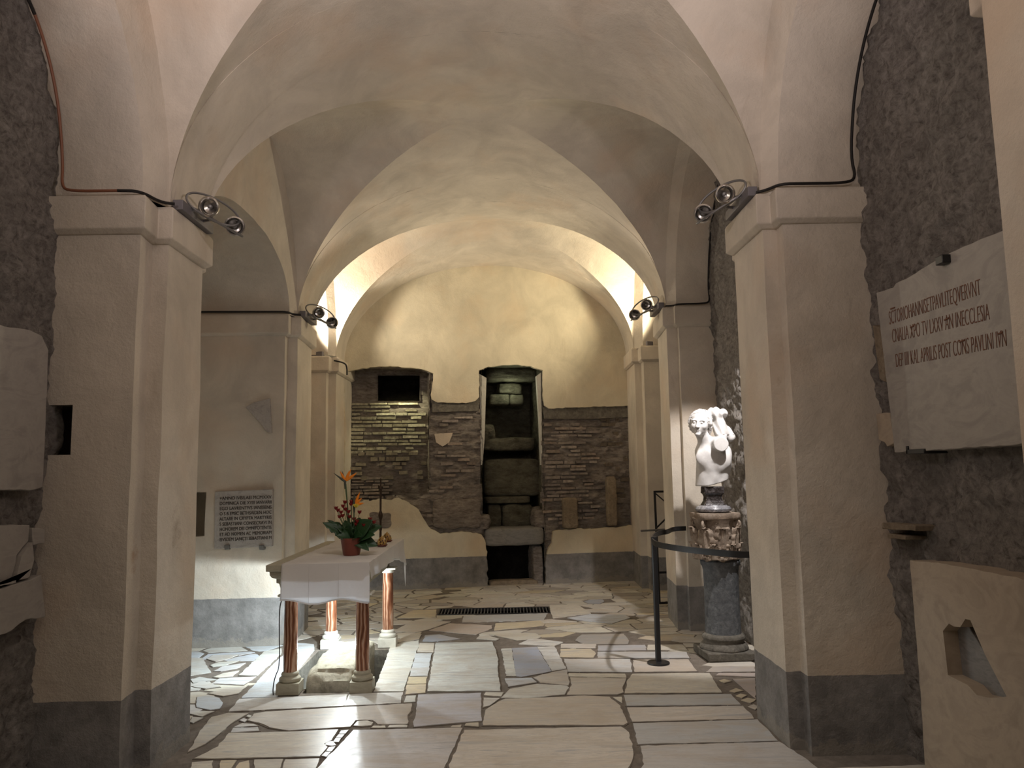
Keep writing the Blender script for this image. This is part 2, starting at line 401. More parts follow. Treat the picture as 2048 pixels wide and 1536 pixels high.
def bay(a0, a1, side_l, side_r, rc=1.50, nc=1.8):
    _, _, A, B, r0, n0 = ARCH[a0]; D, E, _, _, r1, n1 = ARCH[a1]
    o = V2(.006, 0)
    c00, c10, c01, c11 = A-o, B+o, D-o, E+o
    cen = (c00+c10+c01+c11)/4; zc = zsp(cen.x)
    G = lambda s: rc*se(s, nc)
    def cell(P, Q, re, ne):
        rows = []
        for t in [i/14 for i in range(15)]:
            row = []
            for q in qs(44):
                e = P+(Q-P)*(q+1)/2; cr = Q if q > 0 else P; g = cen+(cr-cen)*abs(q)
                p = e+(g-e)*t
                z = zsp(p.x)+re*se(q, ne)+(G(abs(q))-re*se(q, ne))*(1-math.cos(math.pi/2*t))**.85
                row.append(wob((p.x, p.y, z)))
            rows.append(row)
        ceil.grid(rows)
    cell(c00, c10, r0, n0); cell(c01, c11, r1, n1)
    # narrow rings joining arch edge and cell
    ceil.grid([arc(A, B, r0, n0), arc(c00, c10, r0, n0)])
    ceil.grid([arc(D, E, r1, n1), arc(c01, c11, r1, n1)])
    for P, Q, (rc_, xs, y0, y1, rs, ns, xo) in ((c00, c01, side_l), (c10, c11, side_r)):
        cell(P, Q, rc_, 2.0)
        a = V2(xs, y0); b = V2(xs, y1); ao = V2(xo, y0); bo = V2(xo, y1)
        ceil.grid([arc(P, Q, rc_, 2.0), arc(a, b, rs, ns)])
        ceil.grid([arc(a+(ao-a)*t, b+(bo-b)*t, rs, ns) for t in (0, .3, .6, 1)])
#            cell rise, x of arch edge, y0, y1, rise, exponent, outer x
bay(0, 1, (1.45, -2.00, 2.66, 4.18, 1.06, 2.1, -2.75), (1.42, 1.68, 2.55, 4.44, 1.10, 2.1, 2.75))
bay(1, 2, (1.42, -2.08, 5.05, 7.45, .60, 2.2, -3.6), (1.42, 1.80, 5.30, 7.75, 1.38, 2.0, 2.8))
bay(2, 3, (1.42, -2.28, 8.45, 10.02, 1.30, 2.0, -3.5), (1.42, 1.92, 8.60, 10.30, 1.32, 2.0, 2.9))
bay(-1, 0, (1.42, -2.05, -1.1, 1.8, 1.06, 2.1, -2.75), (1.42, 1.72, -1.1, 1.8, 1.10, 2.1, 2.75))
struct(ceil.build('ceiling', 'plaster', angle=50, fix=False))

# ------------------------------------------------------------------ piers
def offset_poly(poly, d):
    n = len(poly); out = []
    area = sum(poly[i][0]*poly[(i+1) % n][1]-poly[(i+1) % n][0]*poly[i][1] for i in range(n))
    sg = 1 if area > 0 else -1
    for i in range(n):
        p0, p1, p2 = Vector(poly[i-1]), Vector(poly[i]), Vector(poly[(i+1) % n])
        d1 = (p1-p0).normalized(); d2 = (p2-p1).normalized()
        n1 = Vector((d1.y, -d1.x))*sg; n2 = Vector((d2.y, -d2.x))*sg
        k = 1+n1.dot(n2); out.append(tuple(p1+(n1+n2)*(d/max(k, .3))))
    return out
def pier(poly, zt, mat, label, cutters=()):
    cx = sum(p[0] for p in poly)/len(poly); cy = sum(p[1] for p in poly)/len(poly)
    e = empty('pillar', (cx, cy, 0), label, 'pillar')
    b = MB(); n = len(poly)
    # walls subdivided and very slightly uneven, edges worn
    prof = [z for z in np.linspace(-.02, zt-.005, 40)]
    ring = []
    for i in range(n):
        a, c = Vector(poly[i]), Vector(poly[(i+1) % n]); L = (c-a).length; k = max(2, int(L/.08))
        ring += [tuple(a+(c-a)*(j/k)) for j in range(k)]
    rows = []
    for z in prof:
        row = []
        for x, y in ring:
            q = .007*fbm((x*1.0, y*1.0, z*.8), 1.6, 3)
            row.append((x+q, y+q*.7, z))
        rows.append(row)
    b.grid(rows, closev=True)
    nr = len(ring); base = 0
    b.f.append(list(range(nr))[::-1]); b.m.append(0); b.c.append((1, 1, 1))
    top = (len(prof)-1)*nr; b.f.append([top+i for i in range(nr)]); b.m.append(0); b.c.append((1, 1, 1))
    sh = b.build('shaft', mat, None, angle=40)
    if cutters: boolcut(sh, cutters)
    sh.data.transform(Matrix.Translation((-cx, -cy, 0))); sh.parent = e
    b = MB(); o1 = offset_poly(poly, .012); o2 = offset_poly(poly, .045)
    levels = [(zt-.215, o1), (zt-.19, o2), (zt-.02, o2), (zt, offset_poly(poly, .036))]
    b.grid([[(x, y, z) for x, y in pl] for z, pl in levels], closev=True)
    b.f.append(list(range(n))[::-1]); b.m.append(0); b.c.append((1, 1, 1))
    b.f.append([3*n+i for i in range(n)]); b.m.append(0); b.c.append((1, 1, 1))
    im = b.build('impost', 'plaster', e, smooth=False, bevel=.006, world=True)
    return e
# near left pier with its squint hole
def W(p, y): return ony(p, y)
c1 = hexa([Vector(v) for v in [(-2.47, 4.05, 1.725), (-2.27, 4.05, 1.725), (-2.27, 4.05, 1.985), (-2.47, 4.05, 1.985),
                               (-3.02, 4.93, 1.70), (-2.66, 4.93, 1.70), (-2.66, 4.93, 2.03), (-3.02, 4.93, 2.03)]])
c2 = hexa([Vector(v) for v in [(-2.91, 4.8, 1.72), (-2.84, 4.8, 1.74), (-2.85, 4.8, 1.86), (-2.88, 4.8, 1.93),
                               (-3.12, 5.3, 1.72), (-2.99, 5.3, 1.72), (-3.0, 5.3, 1.88), (-3.06, 5.3, 1.96)]])
pier([(-1.93, 4.37), (-1.93, 4.90), (-2.03, 4.90), (-2.03, 5.05), (-3.4, 5.05), (-3.4, 4.18), (-2.00, 4.17), (-2.02, 4.37)], 3.15, 'pier',
     'large near plaster pillar on the left, with a square black hole through it', [c1, c2])
pier([(1.60, 4.54), (1.60, 5.11), (1.70, 5.11), (1.70, 5.30), (2.9, 5.30), (2.9, 4.44), (1.685, 4.44), (1.685, 4.54)], 3.25, 'pierR',
     'large near plaster pillar on the right, between the inscribed tablet and the bust')
P2 = lambda X, z, y: Vector((X, y, z))
c3 = hexa([P2(-3.25, 1.02, 7.2), P2(-2.83, 1.04, 7.2), P2(-2.82, 1.44, 7.2), P2(-3.25, 1.45, 7.2),
           P2(-3.25, 1.0, 8.0), P2(-2.86, 1.0, 8.0), P2(-2.86, 1.44, 8.0), P2(-3.25, 1.45, 8.0)])
pier([(-2.03, 7.58), (-2.07, 8.31), (-2.17, 8.31), (-2.17, 8.45), (-3.6, 8.45), (-3.6, 7.38), (-2.12, 7.46), (-2.12, 7.57)], 3.16, 'pier',
     'middle left plaster pillar carrying the small lettered plaque', [c3])
pier([(1.71, 7.83), (1.75, 8.48), (1.85, 8.48), (1.85, 8.60), (2.9, 8.60), (2.9, 7.80), (1.815, 7.75), (1.815, 7.83)], 3.25, 'pierR',
     'middle right plaster pillar just behind the white bust')
c4 = hexa([P2(-2.75, 1.20, 9.8), P2(-2.545, 1.20, 9.8), P2(-2.535, 1.60, 9.8), P2(-2.75, 1.60, 9.8),
           P2(-2.75, 1.20, 10.4), P2(-2.56, 1.20, 10.4), P2(-2.56, 1.60, 10.4), P2(-2.75, 1.60, 10.4)])
pier([(-2.20, 10.15), (-2.20, 11.3), (-3.5, 11.3), (-3.5, 10.0), (-2.30, 10.02), (-2.30, 10.15)], 3.13, 'pier',
     'far left plaster pillar against the back wall, with a narrow dark slot', [c4])
pier([(1.83, 10.50), (1.85, 11.8), (2.95, 11.8), (2.95, 10.30), (1.92, 10.30), (1.92, 10.50)], 3.25, 'pierR',
     'far right plaster pillar against the back wall')
pier([(-1.95, 1.90), (-1.95, 2.50), (-2.05, 2.50), (-2.05, 2.66), (-2.9, 2.66), (-2.9, 1.75), (-2.05, 1.75), (-2.05, 1.90)], 3.15, 'pier',
     'left pillar nearest the viewer, outside the frame')
pier([(1.62, 1.95), (1.62, 2.39), (1.72, 2.39), (1.72, 2.50), (2.9, 2.50), (2.9, 1.80), (1.72, 1.80), (1.72, 1.95)], 3.36, 'pierR',
     'pillar at the right edge of the frame, in front of the inscribed tablet')

# ------------------------------------------------------------------ rough walls
def roughgrid(b, O, U, Vv, N, w, h, step, amp, sc=2.2, mask=None, stretch=1.0, seed=0):
    nu, nv = int(w/step), int(h/step); idx = {}; vs = []; fs = []
    for i in range(nu+1):
        for j in range(nv+1):
            u, v = w*i/nu, h*j/nv
            q = (u+seed*9.3, v*stretch, seed)
            d = fbm(q, sc, 6)*.75 + .5*fbm((q[0]+5, q[1], q[2]), sc*3.6, 4)*.55
            ce = noise.cell(Vector((q[0]*sc*1.1+.5*noise.noise(Vector(q)*3), q[1]*sc*1.6, seed)))
            d += (ce-.5)*.25+.30*fbm((q[0]+2, q[1], q[2]), sc*6, 3)
            idx[i, j] = len(vs); vs.append(O+U*u+Vv*v+N*(d*amp))
    for i in range(nu):
        for j in range(nv):
            if mask and not mask(w*(i+.5)/nu, h*(j+.5)/nv): continue
            fs.append((idx[i, j], idx[i+1, j], idx[i+1, j+1], idx[i, j+1]))
    b.add(vs, fs)
X, Y, Z = Vector((1, 0, 0)), Vector((0, 1, 0)), Vector((0, 0, 1))
b = MB(); roughgrid(b, Vector((-2.46, -1.7, -.02)), Y, Z, X, 6.0, 4.5, .022, .045, 3.6, seed=1)
struct(b.build('wall_left', 'rock', angle=80))
b = MB(); roughgrid(b, Vector((2.215, -1.7, -.02)), Y, Vector((-.020, 0, 1)), -X, 13.2, 4.7, .026, .05, 3.6, seed=2)
struct(b.build('wall_right', 'rock', angle=80))
b = MB(); roughgrid(b, Vector((-3.35, 4.9, -.02)), Y, Z, X, 6.6, 4.6, .06, .03, 1.6, seed=3)
struct(b.build('wall_left_recess', 'pier', angle=80))
b = MB(); roughgrid(b, Vector((-3.6, -1.65, -.02)), X, Z, Y, 6.6, 4.8, .1, .02, 1.2, seed=4)
struct(b.build('wall_front', 'pier', angle=80))

# ------------------------------------------------------------------ floor
PIT = [((-1.50, 5.87), (-1.17, 5.99)), ((-1.70, 5.99), (-.99, 7.22))]
GR = [((-.76, 8.86), (.50, 9.22))]
def in_rects(x, y, R): return any(a[0] < x < c[0] and a[1] < y < c[1] for a, c in R)
def floor_base():
    xs = sorted({-3.7, 3.0, -1.70, -1.50, -1.17, -.99, -.76, .50, 1.2, -2.6}); ys = sorted({-1.8, 12.2, 5.87, 5.99, 7.22, 8.86, 9.22, 2.0, 4.0})
    b = MB()
    for i in range(len(xs)-1):
        for j in range(len(ys)-1):
            if in_rects((xs[i]+xs[i+1])/2, (ys[j]+ys[j+1])/2, PIT+GR): continue
            b.add([(xs[i], ys[j], 0), (xs[i+1], ys[j], 0), (xs[i+1], ys[j+1], 0), (xs[i], ys[j+1], 0)], [(0, 1, 2, 3)])
    return b
fl = floor_base()
WH = (.76, .77, .74); BW = (.68, .75, .82); BG = (.40, .45, .53); CR = (.75, .71, .61); YE = (.72, .62, .42); BE = (.68, .635, .55); GY = (.56, .57, .58); TN = (.60, .54, .45); PK = (.58, .49, .43)
def T(o, s): return lambda uv: (o[0]+uv[0]/s, o[1]+uv[1]/s)
TA, TB, TC = T((360, 1150), 3.793), T((760, 1150), 3.793), T((1100, 1100), 3.413)
SL = [
(TA, BW, [(468, 940), (690, 700), (880, 520), (1015, 530), (1020, 575), (880, 740), (735, 932)]),
(TA, WH, [(445, 765), (590, 770), (770, 600), (770, 560), (640, 585)]),
(TA, WH, [(240, 830), (480, 840), (580, 775), (300, 790)]),
(TA, CR, [(210, 905), (330, 875), (515, 843), (440, 905), (330, 925)]),
(TA, BW, [(120, 985), (130, 932), (210, 920), (300, 940), (325, 975), (300, 1020), (230, 1030), (125, 1010)]),
(TA, WH, [(90, 850), (170, 803), (305, 855), (200, 870)]),
(TA, WH, [(60, 640), (170, 635), (235, 745), (60, 775)]),
(TA, WH, [(205, 640), (250, 612), (440, 612), (380, 638), (270, 662)]),
(TA, WH, [(230, 690), (300, 665), (450, 655), (350, 690), (250, 702)]),
(TA, WH, [(255, 735), (320, 700), (500, 672), (430, 715), (310, 735)]),
(TA, CR, [(250, 780), (330, 750), (450, 730), (400, 775), (300, 785)]),
(TA, WH, [(80, 800), (150, 780), (280, 800), (100, 825)]),
(TA, WH, [(80, 1060), (130, 1040), (260, 1040), (170, 1080)]),
(TA, WH, [(70, 1120), (90, 1085), (180, 1090), (100, 1130)]),
(TA, WH, [(370, 1042), (450, 948), (1275, 912), (1240, 1000), (800, 1022)]),
(TA, WH, [(1245, 1000), (1283, 915), (1440, 903), (1690, 897), (1675, 977)]),
(TA, WH, [(1470, 890), (1600, 537), (1812, 500), (1810, 540), (1695, 888)]),
(TA, CR, [(1600, 525), (1730, 455), (1832, 455), (1815, 492)]),
(TA, BE, [(510, 1110), (560, 1060), (650, 1045), (1760, 982), (1752, 1040), (1725, 1070), (1725, 1138), (1500, 1140), (1460, 1108), (1330, 1110), (1290, 1160), (830, 1188), (680, 1165), (600, 1130)]),
(TA, BE, [(110, 1400), (290, 1310), (370, 1208), (830, 1198), (1200, 1180), (1150, 1262), (1095, 1290), (1120, 1315), (1060, 1385), (300, 1402)]),
(TA, (.64, .63, .60), [(1020, 1500), (1315, 1185), (2140, 1168), (1985, 1520)]),
(TA, BE, [(60, 1350), (150, 1190), (240, 1085), (370, 1052), (520, 1058), (380, 1140), (265, 1240), (190, 1290)]),
(TA, CR, [(90, 1432), (250, 1418), (235, 1520), (60, 1520)]), (TA, YE, [(310, 1418), (430, 1414), (360, 1520), (290, 1520)]),
(TA, YE, [(450, 1432), (520, 1416), (530, 1520), (390, 1520)]), (TA, CR, [(565, 1408), (780, 1404), (740, 1520), (560, 1520)]), (TA, CR, [(800, 1408), (1058, 1400), (1010, 1520), (755, 1520)]),
(TA, WH, [(385, 1202), (402, 1168), (590, 1160), (600, 1188)]), (TA, WH, [(412, 1160), (470, 1132), (560, 1137), (590, 1150)]),
(TA, WH, [(450, 1110), (480, 1095), (510, 1105), (490, 1125)]), (TA, WH, [(500, 1080), (520, 1068), (545, 1075), (530, 1090)]),
(TA, CR, [(1318, 1150), (1345, 1118), (1420, 1113), (1465, 1128), (1450, 1148), (1380, 1155)]), (TA, CR, [(1450, 1165), (1470, 1150), (1555, 1150), (1560, 1165)]), (TA, CR, [(1575, 1165), (1590, 1148), (1715, 1146), (1720, 1162)]),
(TA, BE, [(1205, 1212), (1222, 1188), (1278, 1183), (1252, 1212)]), (TA, BE, [(1182, 1242), (1203, 1218), (1248, 1217), (1225, 1243)]), (TA, BE, [(1160, 1275), (1180, 1248), (1222, 1247), (1205, 1275)]),
(TA, WH, [(1100, 1297), (1115, 1272), (1160, 1270), (1185, 1300), (1150, 1305)]), (TA, CR, [(1110, 1342), (1130, 1314), (1180, 1308), (1150, 1345)]), (TA, CR, [(1075, 1380), (1105, 1350), (1145, 1350), (1112, 1388)]),
(TB, CR, [(282, 588), (300, 522), (413, 522), (403, 592)]), (TB, BW, [(225, 773), (270, 602), (393, 600), (363, 773)]), (TB, YE, [(205, 833), (216, 780), (360, 779), (350, 831)]), (TB, YE, [(192, 912), (205, 839), (349, 836), (343, 900)]), (TB, WH, [(182, 973), (200, 922), (273, 920), (268, 968)]),
(TB, (.74, .77, .77), [(360, 888), (422, 520), (850, 512), (870, 560), (895, 640), (893, 740), (915, 886)]),
(TB, WH, [(922, 564), (998, 560), (1032, 770), (956, 770)]), (TB, BG, [(1000, 560), (1190, 550), (1303, 735), (1150, 765), (1075, 778), (1034, 772)]), (TB, WH, [(1192, 550), (1325, 547), (1413, 716), (1306, 735)]),
(TB, BW, [(947, 792), (1150, 787), (1190, 820), (976, 853)]), (TB, BE, [(1165, 785), (1230, 762), (1418, 724), (1440, 818), (1430, 843), (1215, 822)]),
(TB, WH, [(918, 938), (985, 872), (1190, 832), (1418, 847), (1433, 862), (1400, 912), (1100, 942)]),
(TB, (.55, .56, .60), [(257, 1158), (290, 914), (765, 900), (773, 1113)]),
(TB, CR, [(787, 918), (802, 897), (938, 897), (920, 928)]), (TB, WH, [(782, 1010), (787, 940), (908, 942), (830, 998)]),
(TB, TN, [(782, 1148), (800, 1032), (900, 967), (950, 947), (1400, 932), (1550, 922), (1740, 932), (1825, 1000), (1878, 1128), (1850, 1146)]),
(TB, (.70, .65, .57), [(522, 1448), (640, 1184), (1830, 1157), (1888, 1202), (1922, 1360), (1898, 1450), (1850, 1520), (530, 1520)]),
(TB, CR, [(642, 1150), (652, 1132), (748, 1127), (748, 1158)]), (TB, CR, [(535, 1162), (550, 1150), (620, 1145), (610, 1165)]), (TB, CR, [(60, 1162), (75, 1148), (205, 1146), (205, 1162)]),
(TB, YE, [(1366, 628), (1370, 567), (1600, 567), (1638, 600), (1620, 633)]), (TB, BE, [(1370, 557), (1377, 527), (1638, 527), (1636, 560)]),
(TB, (.58, .58, .58), [(1397, 642), (1898, 642), (1912, 743), (1426, 738)]), (TB, CR, [(1432, 752), (1860, 757), (1868, 785), (1436, 777)]),
(TB, BE, [(1442, 783), (1866, 791), (1840, 870), (1848, 898), (1800, 912), (1417, 916), (1455, 840)]),
(TC, GY, [(327, 657), (650, 652), (658, 688), (330, 693)]), (TC, BE, [(668, 652), (905, 650), (940, 688), (665, 688)]), (TC, GY, [(327, 700), (930, 700), (952, 743), (327, 743)]),
(TC, TN, [(567, 757), (943, 752), (1005, 833), (577, 838)]), (TC, BE, [(527, 900), (562, 852), (1088, 845), (1172, 978), (512, 983)]),
(TC, GY, [(503, 997), (1235, 992), (1302, 1063), (523, 1070)]), (TC, BE, [(527, 1082), (1318, 1070), (1378, 1130), (1393, 1158), (562, 1178)]),
(TC, GY, [(567, 1190), (1418, 1163), (1555, 1308), (603, 1333)]), (TC, (.60, .58, .55), [(617, 1345), (1568, 1317), (1760, 1440), (1870, 1540), (590, 1540), (645, 1470)]),
(TC, (.40, .36, .31), [(1062, 838), (1110, 800), (1400, 800), (1400, 835)]), (TC, PK, [(1132, 862), (1152, 847), (1400, 847), (1400, 872)]), (TC, PK, [(1247, 887), (1400, 882), (1405, 1020), (1378, 1000)]),
(TC, YE, [(1155, 897), (1190, 887), (1240, 900), (1190, 912)]), (TC, YE, [(1225, 970), (1270, 950), (1320, 965), (1260, 978)]), (TC, YE, [(1265, 1002), (1300, 987), (1345, 997), (1310, 1015)]), (TC, YE, [(1305, 1032), (1350, 1017), (1408, 1027), (1370, 1050)]), (TC, BE, [(1350, 1075), (1390, 1060), (1425, 1075), (1400, 1095)]),
(TC, CR, [(432, 1012), (488, 1008), (493, 1050)]),
(TB, GY, [(622, 363), (632, 313), (1273, 293), (1240, 345)]), (TB, CR, [(1292, 285), (1290, 232), (1500, 227), (1600, 295), (1312, 330)]), (TB, YE, [(125, 332), (250, 272), (428, 267), (425, 326)]),
(TB, BW, [(1420, 330), (1600, 302), (1860, 307), (1900, 330), (1760, 372), (1500, 347)]), (TB, TN, [(102, 430), (250, 352), (540, 357), (360, 420), (270, 440)]), (TB, PK, [(372, 425), (530, 372), (850, 387), (848, 410), (730, 458)]),
(TB, YE, [(867, 425), (877, 372), (1210, 352), (1250, 375), (1240, 390)]), (TB, BG, [(322, 508), (342, 462), (450, 457), (610, 490), (400, 510)]), (TB, BE, [(782, 442), (1180, 447), (1223, 475), (1180, 490), (1040, 500)]),
(TB, WH, [(732, 490), (770, 452), (905, 490), (880, 500)]), (TB, WH, [(1052, 530), (1130, 492), (1200, 490), (1390, 515), (1320, 545)]), (TB, (.36, .34, .31), [(1482, 500), (1530, 457), (1850, 452), (1888, 500), (1880, 528), (1550, 530)]),
(TB, BG, [(1545, 205), (1600, 190), (1690, 190), (1700, 205), (1670, 222), (1580, 220)]),
]
placed = []
for k, (tr, col, pts) in enumerate(SL):
    pl = [onz(tr(p)).to_2d() for p in pts]
    c = sum(pl, Vector((0, 0)))/len(pl)
    placed.append((pl, c, col))
def shrink(poly, d):
    c = sum(poly, Vector((0, 0)))/len(poly); out = []
    for p in poly:
        v = p-c; L = v.length; out.append(c+v*max(.4, (L-d)/L) if L > 0 else p)
    return out
# generated irregular crazy paving for the rest (Voronoi cells clipped by half planes)
def clip(poly, p, n):
    out = []
    for i in range(len(poly)):
        a, c = poly[i], poly[(i+1) % len(poly)]; da, dc = (a-p).dot(n), (c-p).dot(n)
        if da <= 0: out.append(a)
        if da*dc < 0: out.append(a+(c-a)*(da/(da-dc)))
    return out
def vpave(x0, x1, y0, y1, sx, sy, cols, gap=.018, seed=1):
    r = random.Random(seed); seeds = []
    nx, ny = int((x1-x0)/sx), int((y1-y0)/sy)
    for i in range(-1, nx+2):
        for j in range(-1, ny+2):
            seeds.append(Vector((x0+(i+.5+r.uniform(-.48, .48))*sx, y0+(j+.5+r.uniform(-.45, .45))*sy)))
    out = []
    for s_ in seeds:
        if not (x0 < s_.x < x1 and y0 < s_.y < y1): continue
        poly = [s_+Vector(q) for q in ((-sx*2, -sy*2), (sx*2, -sy*2), (sx*2, sy*2), (-sx*2, sy*2))]
        for t in seeds:
            d = t-s_
            if t is s_ or abs(d.x) > 3*sx or abs(d.y) > 3*sy: continue
            # anisotropic metric
            n = Vector((d.x/sx**2, d.y/sy**2)); m = (s_+t)/2
            poly = clip(poly, m-n.normalized()*gap*.5, n)
            if len(poly) < 3: break
        if len(poly) >= 3: out.append((poly, r.choice(cols)))
    return out
mixc = [YE, CR, CR, BE, TN, CR, (.50, .46, .38), (.40, .36, .31)]
gen = vpave(-2.15, -.75, 7.75, 11.2, .30, .22, mixc, .03, 3)+vpave(-.75, 2.3, 7.35, 11.6, .42, .21, mixc, .022, 4)
gen += vpave(-3.4, -1.9, 4.6, 7.5, .34, .26, [WH, WH, CR, BW], .04, 5)+vpave(-2.5, 2.3, -1.6, 4.1, .8, .55, [BE, CR, GY], .03, 6)
gen += vpave(-3.4, -2.1, 8.3, 10.2, .4, .3, mixc, .03, 8)+vpave(-1.72, -.95, 7.26, 7.76, .5, .2, [CR, BE], .02, 9)+vpave(1.55, 2.3, 5.2, 7.4, .4, .3, [BE, CR], .05, 10)
def slabmesh(poly, col, z, jit):
    r = random.Random(len(fl.v)); v = r.uniform(.9, 1.1)
    pl = jag([p for p in poly], jit, .045, r.random()*9)
    fl.cur = 1; fl.col = (col[0]*v, col[1]*v*r.uniform(.98, 1.01), col[2]*v*r.uniform(.95, 1.03))
    z += r.random()*.0018
    fl.extr([Vector((p.x, p.y, -.002)) for p in pl], Vector((0, 0, z+.002)))
def bbox_hit(poly, R):
    c = sum(poly, Vector((0, 0)))/len(poly)
    pts = list(poly)+[c]+[(poly[i]+poly[(i+1) % len(poly)])/2 for i in range(len(poly))]
    return any(in_rects(p.x, p.y, R) for p in pts)
for poly, col in gen:
    c = sum(poly, Vector((0, 0)))/len(poly)
    if bbox_hit(poly, PIT+GR): continue
    tests = [c]+[c+(p-c)*.7 for p in poly]
    hit = sum(any(inpoly(t, pl) for pl, _, _ in placed) for t in tests)
    if hit > len(tests)*.34: continue
    slabmesh(poly, col, .002, .010)
for pl, c, col in placed:
    big = max((p-c).length for p in pl)
    fl.cur = 0; fl.col = (1, 1, 1)
    ex = [c+(p-c)*(1+.012/max(big, .1)) for p in pl]
    if not bbox_hit(ex, PIT+GR):
        fl.extr([Vector((p.x, p.y, -.001)) for p in ex], Vector((0, 0, .0044+.0008*rnd.random())))
    slabmesh(pl, col, .0065, .010)
struct(fl.build('floor', ['mortar', 'floor'], smooth=False, colors=True))
# pit below the altar and drain below the grate (part of the floor structure)
b = MB()
def well(x0, x1, y0, y1, d):
    b.add([(x0, y0, 0), (x1, y0, 0), (x1, y1, 0), (x0, y1, 0), (x0, y0, -d), (x1, y0, -d), (x1, y1, -d), (x0, y1, -d)],
          [(0, 1, 5, 4), (1, 2, 6, 5), (2, 3, 7, 6), (3, 0, 4, 7), (4, 5, 6, 7)])
(a0, a1), (a2, a3) = PIT[1]; 
b.add([(-1.70, 5.99, 0), (-1.50, 5.99, 0), (-1.50, 5.87, 0), (-1.17, 5.87, 0), (-1.17, 5.99, 0), (-.99, 5.99, 0), (-.99, 7.22, 0), (-1.70, 7.22, 0)] +
      [(-1.70, 5.99, -.5), (-1.50, 5.99, -.5), (-1.50, 5.87, -.5), (-1.17, 5.87, -.5), (-1.17, 5.99, -.5), (-.99, 5.99, -.5), (-.99, 7.22, -.5), (-1.70, 7.22, -.5)],
      [(i, (i+1) % 8, 8+(i+1) % 8, 8+i) for i in range(8)]+[tuple(range(8, 16))])
struct(b.build('floor_pit', 'basestone', smooth=False, fix=False))
b = MB(); well(-.76, .50, 8.86, 9.22, .35); struct(b.build('floor_drain', 'void', smooth=False, fix=False))
# floor grate
g = empty('drain_grate', (-.13, 9.04, 0), 'long narrow black metal drain grate set in the stone floor', 'grate')
b = MB()
for x0, x1, y0, y1 in ((-.765, .505, 8.855, 8.875), (-.765, .505, 9.205, 9.225), (-.765, -.75, 8.86, 9.22), (.49, .505, 8.86, 9.22)):
    b.box((x0, y0, -.03), (x1, y1, .009))
b.build('frame', 'black', g, smooth=False, world=True)
b = MB()
for i in range(33):
    x = -.735+i*.0375; b.box((x, 8.875, -.02), (x+.010, 9.205, .006))
b.build('bars', 'steel', g, smooth=False, world=True)

# ------------------------------------------------------------------ back wall
BO = Vector((-1.45, 10.87, 0)); BU = (Vector((1.87, 11.32, 0))-BO).normalized(); BN = Vector((BU.y, -BU.x, 0))  # toward viewer
def bwuv(p):
    d = ray(p); t = (BO-O3).dot(BN)/d.dot(BN); q = O3+d*t
    return Vector(((q-BO).dot(BU), q.z))
def bp(u, z, n=0): return BO+BU*u+Z*z+BN*n
niche1 = [bwuv(p) for p in [(680, 745), (700, 741), (740, 736), (780, 734), (820, 737), (850, 742), (862, 748), (860, 800), (857, 900), (857, 985), (830, 1000), (800, 990), (740, 1002), (680, 1002)]]
niche2 = [bwuv(p) for p in [(958, 742), (975, 735), (1000, 732), (1030, 731), (1060, 734), (1083, 741), (1083, 900), (1082, 1000), (1088, 1058), (1088, 1100), (1090, 1178), (974, 1180), (972, 1090), (966, 1030), (962, 950), (963, 880)]]
def mask(u, v): 
    p = (u-1.4, v); return not (inpoly(p, niche1) or inpoly(p, niche2))
b = MB(); roughgrid(b, bp(-1.4, -.02), BU, Z, BN, 5.0, 3.4, .022, .055, 2.6, lambda u, v: mask(u, v-.02), 2.6, seed=6)
b.cur = 0
# courses of broken thin bricks standing proud of the mortar
def bricks(b, u0, u1, z0, z1, n0, dens, cols, r, h=.036, gap=.020, test=None, prot=.025, Lr=(.10, .28), tilt=0.0):
    z = z0
    while z < z1:
        u = u0+r.uniform(-.1, 0); hh = h*r.uniform(.8, 1.2); zo = r.uniform(-.004, .004)
        while u < u1:
            L = r.uniform(*Lr); 
            if r.random() < dens and (test is None or (test(u, z) and test(u+L, z+hh))) and u+L < u1+.02:
                k_ = r.uniform(.75, 1.2); b.col = tuple(q*k_ for q in r.choice(cols))
                pr = r.uniform(.2, 1)*prot; zz = z+zo+r.uniform(-.003, .003)+tilt*(u-u0)
                vs = []
                for nn in (-.06, pr):
                    for du, dz in ((0, 0), (L, 0), (L, hh), (0, hh)):
                        j = r.uniform(-.004, .004); vs.append(bp(u+du+j, zz+dz+j, n0+nn+r.uniform(-.004, .004)))
                b.add(vs, [(3, 2, 1, 0), (4, 5, 6, 7), (0, 1, 5, 4), (1, 2, 6, 5), (2, 3, 7, 6), (3, 0, 4, 7)])
            u += L+r.uniform(.006, .02)
        z += hh+gap
mc = [(.36, .31, .27), (.44, .38, .33), (.31, .265, .24), (.42, .34, .28)]
rr = random.Random(5); b.cur = 1
mk = lambda u, z: mask(u+1.4, z)
A_ = bwuv((862, 825)); B_ = bwuv((955, 1050)); bricks(b, A_.x, B_.x, B_.y+.02, A_.y, .012, .34, mc, rr, test=mk)
A_ = bwuv((1092, 850)); B_ = bwuv((1205, 1045)); bricks(b, A_.x, B_.x, B_.y, A_.y, .012, .62, mc, rr, test=mk)
A_ = bwuv((1208, 830)); B_ = bwuv((1262, 1045)); bricks(b, A_.x, B_.x, B_.y, A_.y, -.01, .35, [(.20, .165, .125), (.25, .20, .15)], rr, test=mk, h=.05, Lr=(.05, .15))
struct(b.build('wall_back', ['masonry', 'brick'], angle=60, colors=True, fix=False))
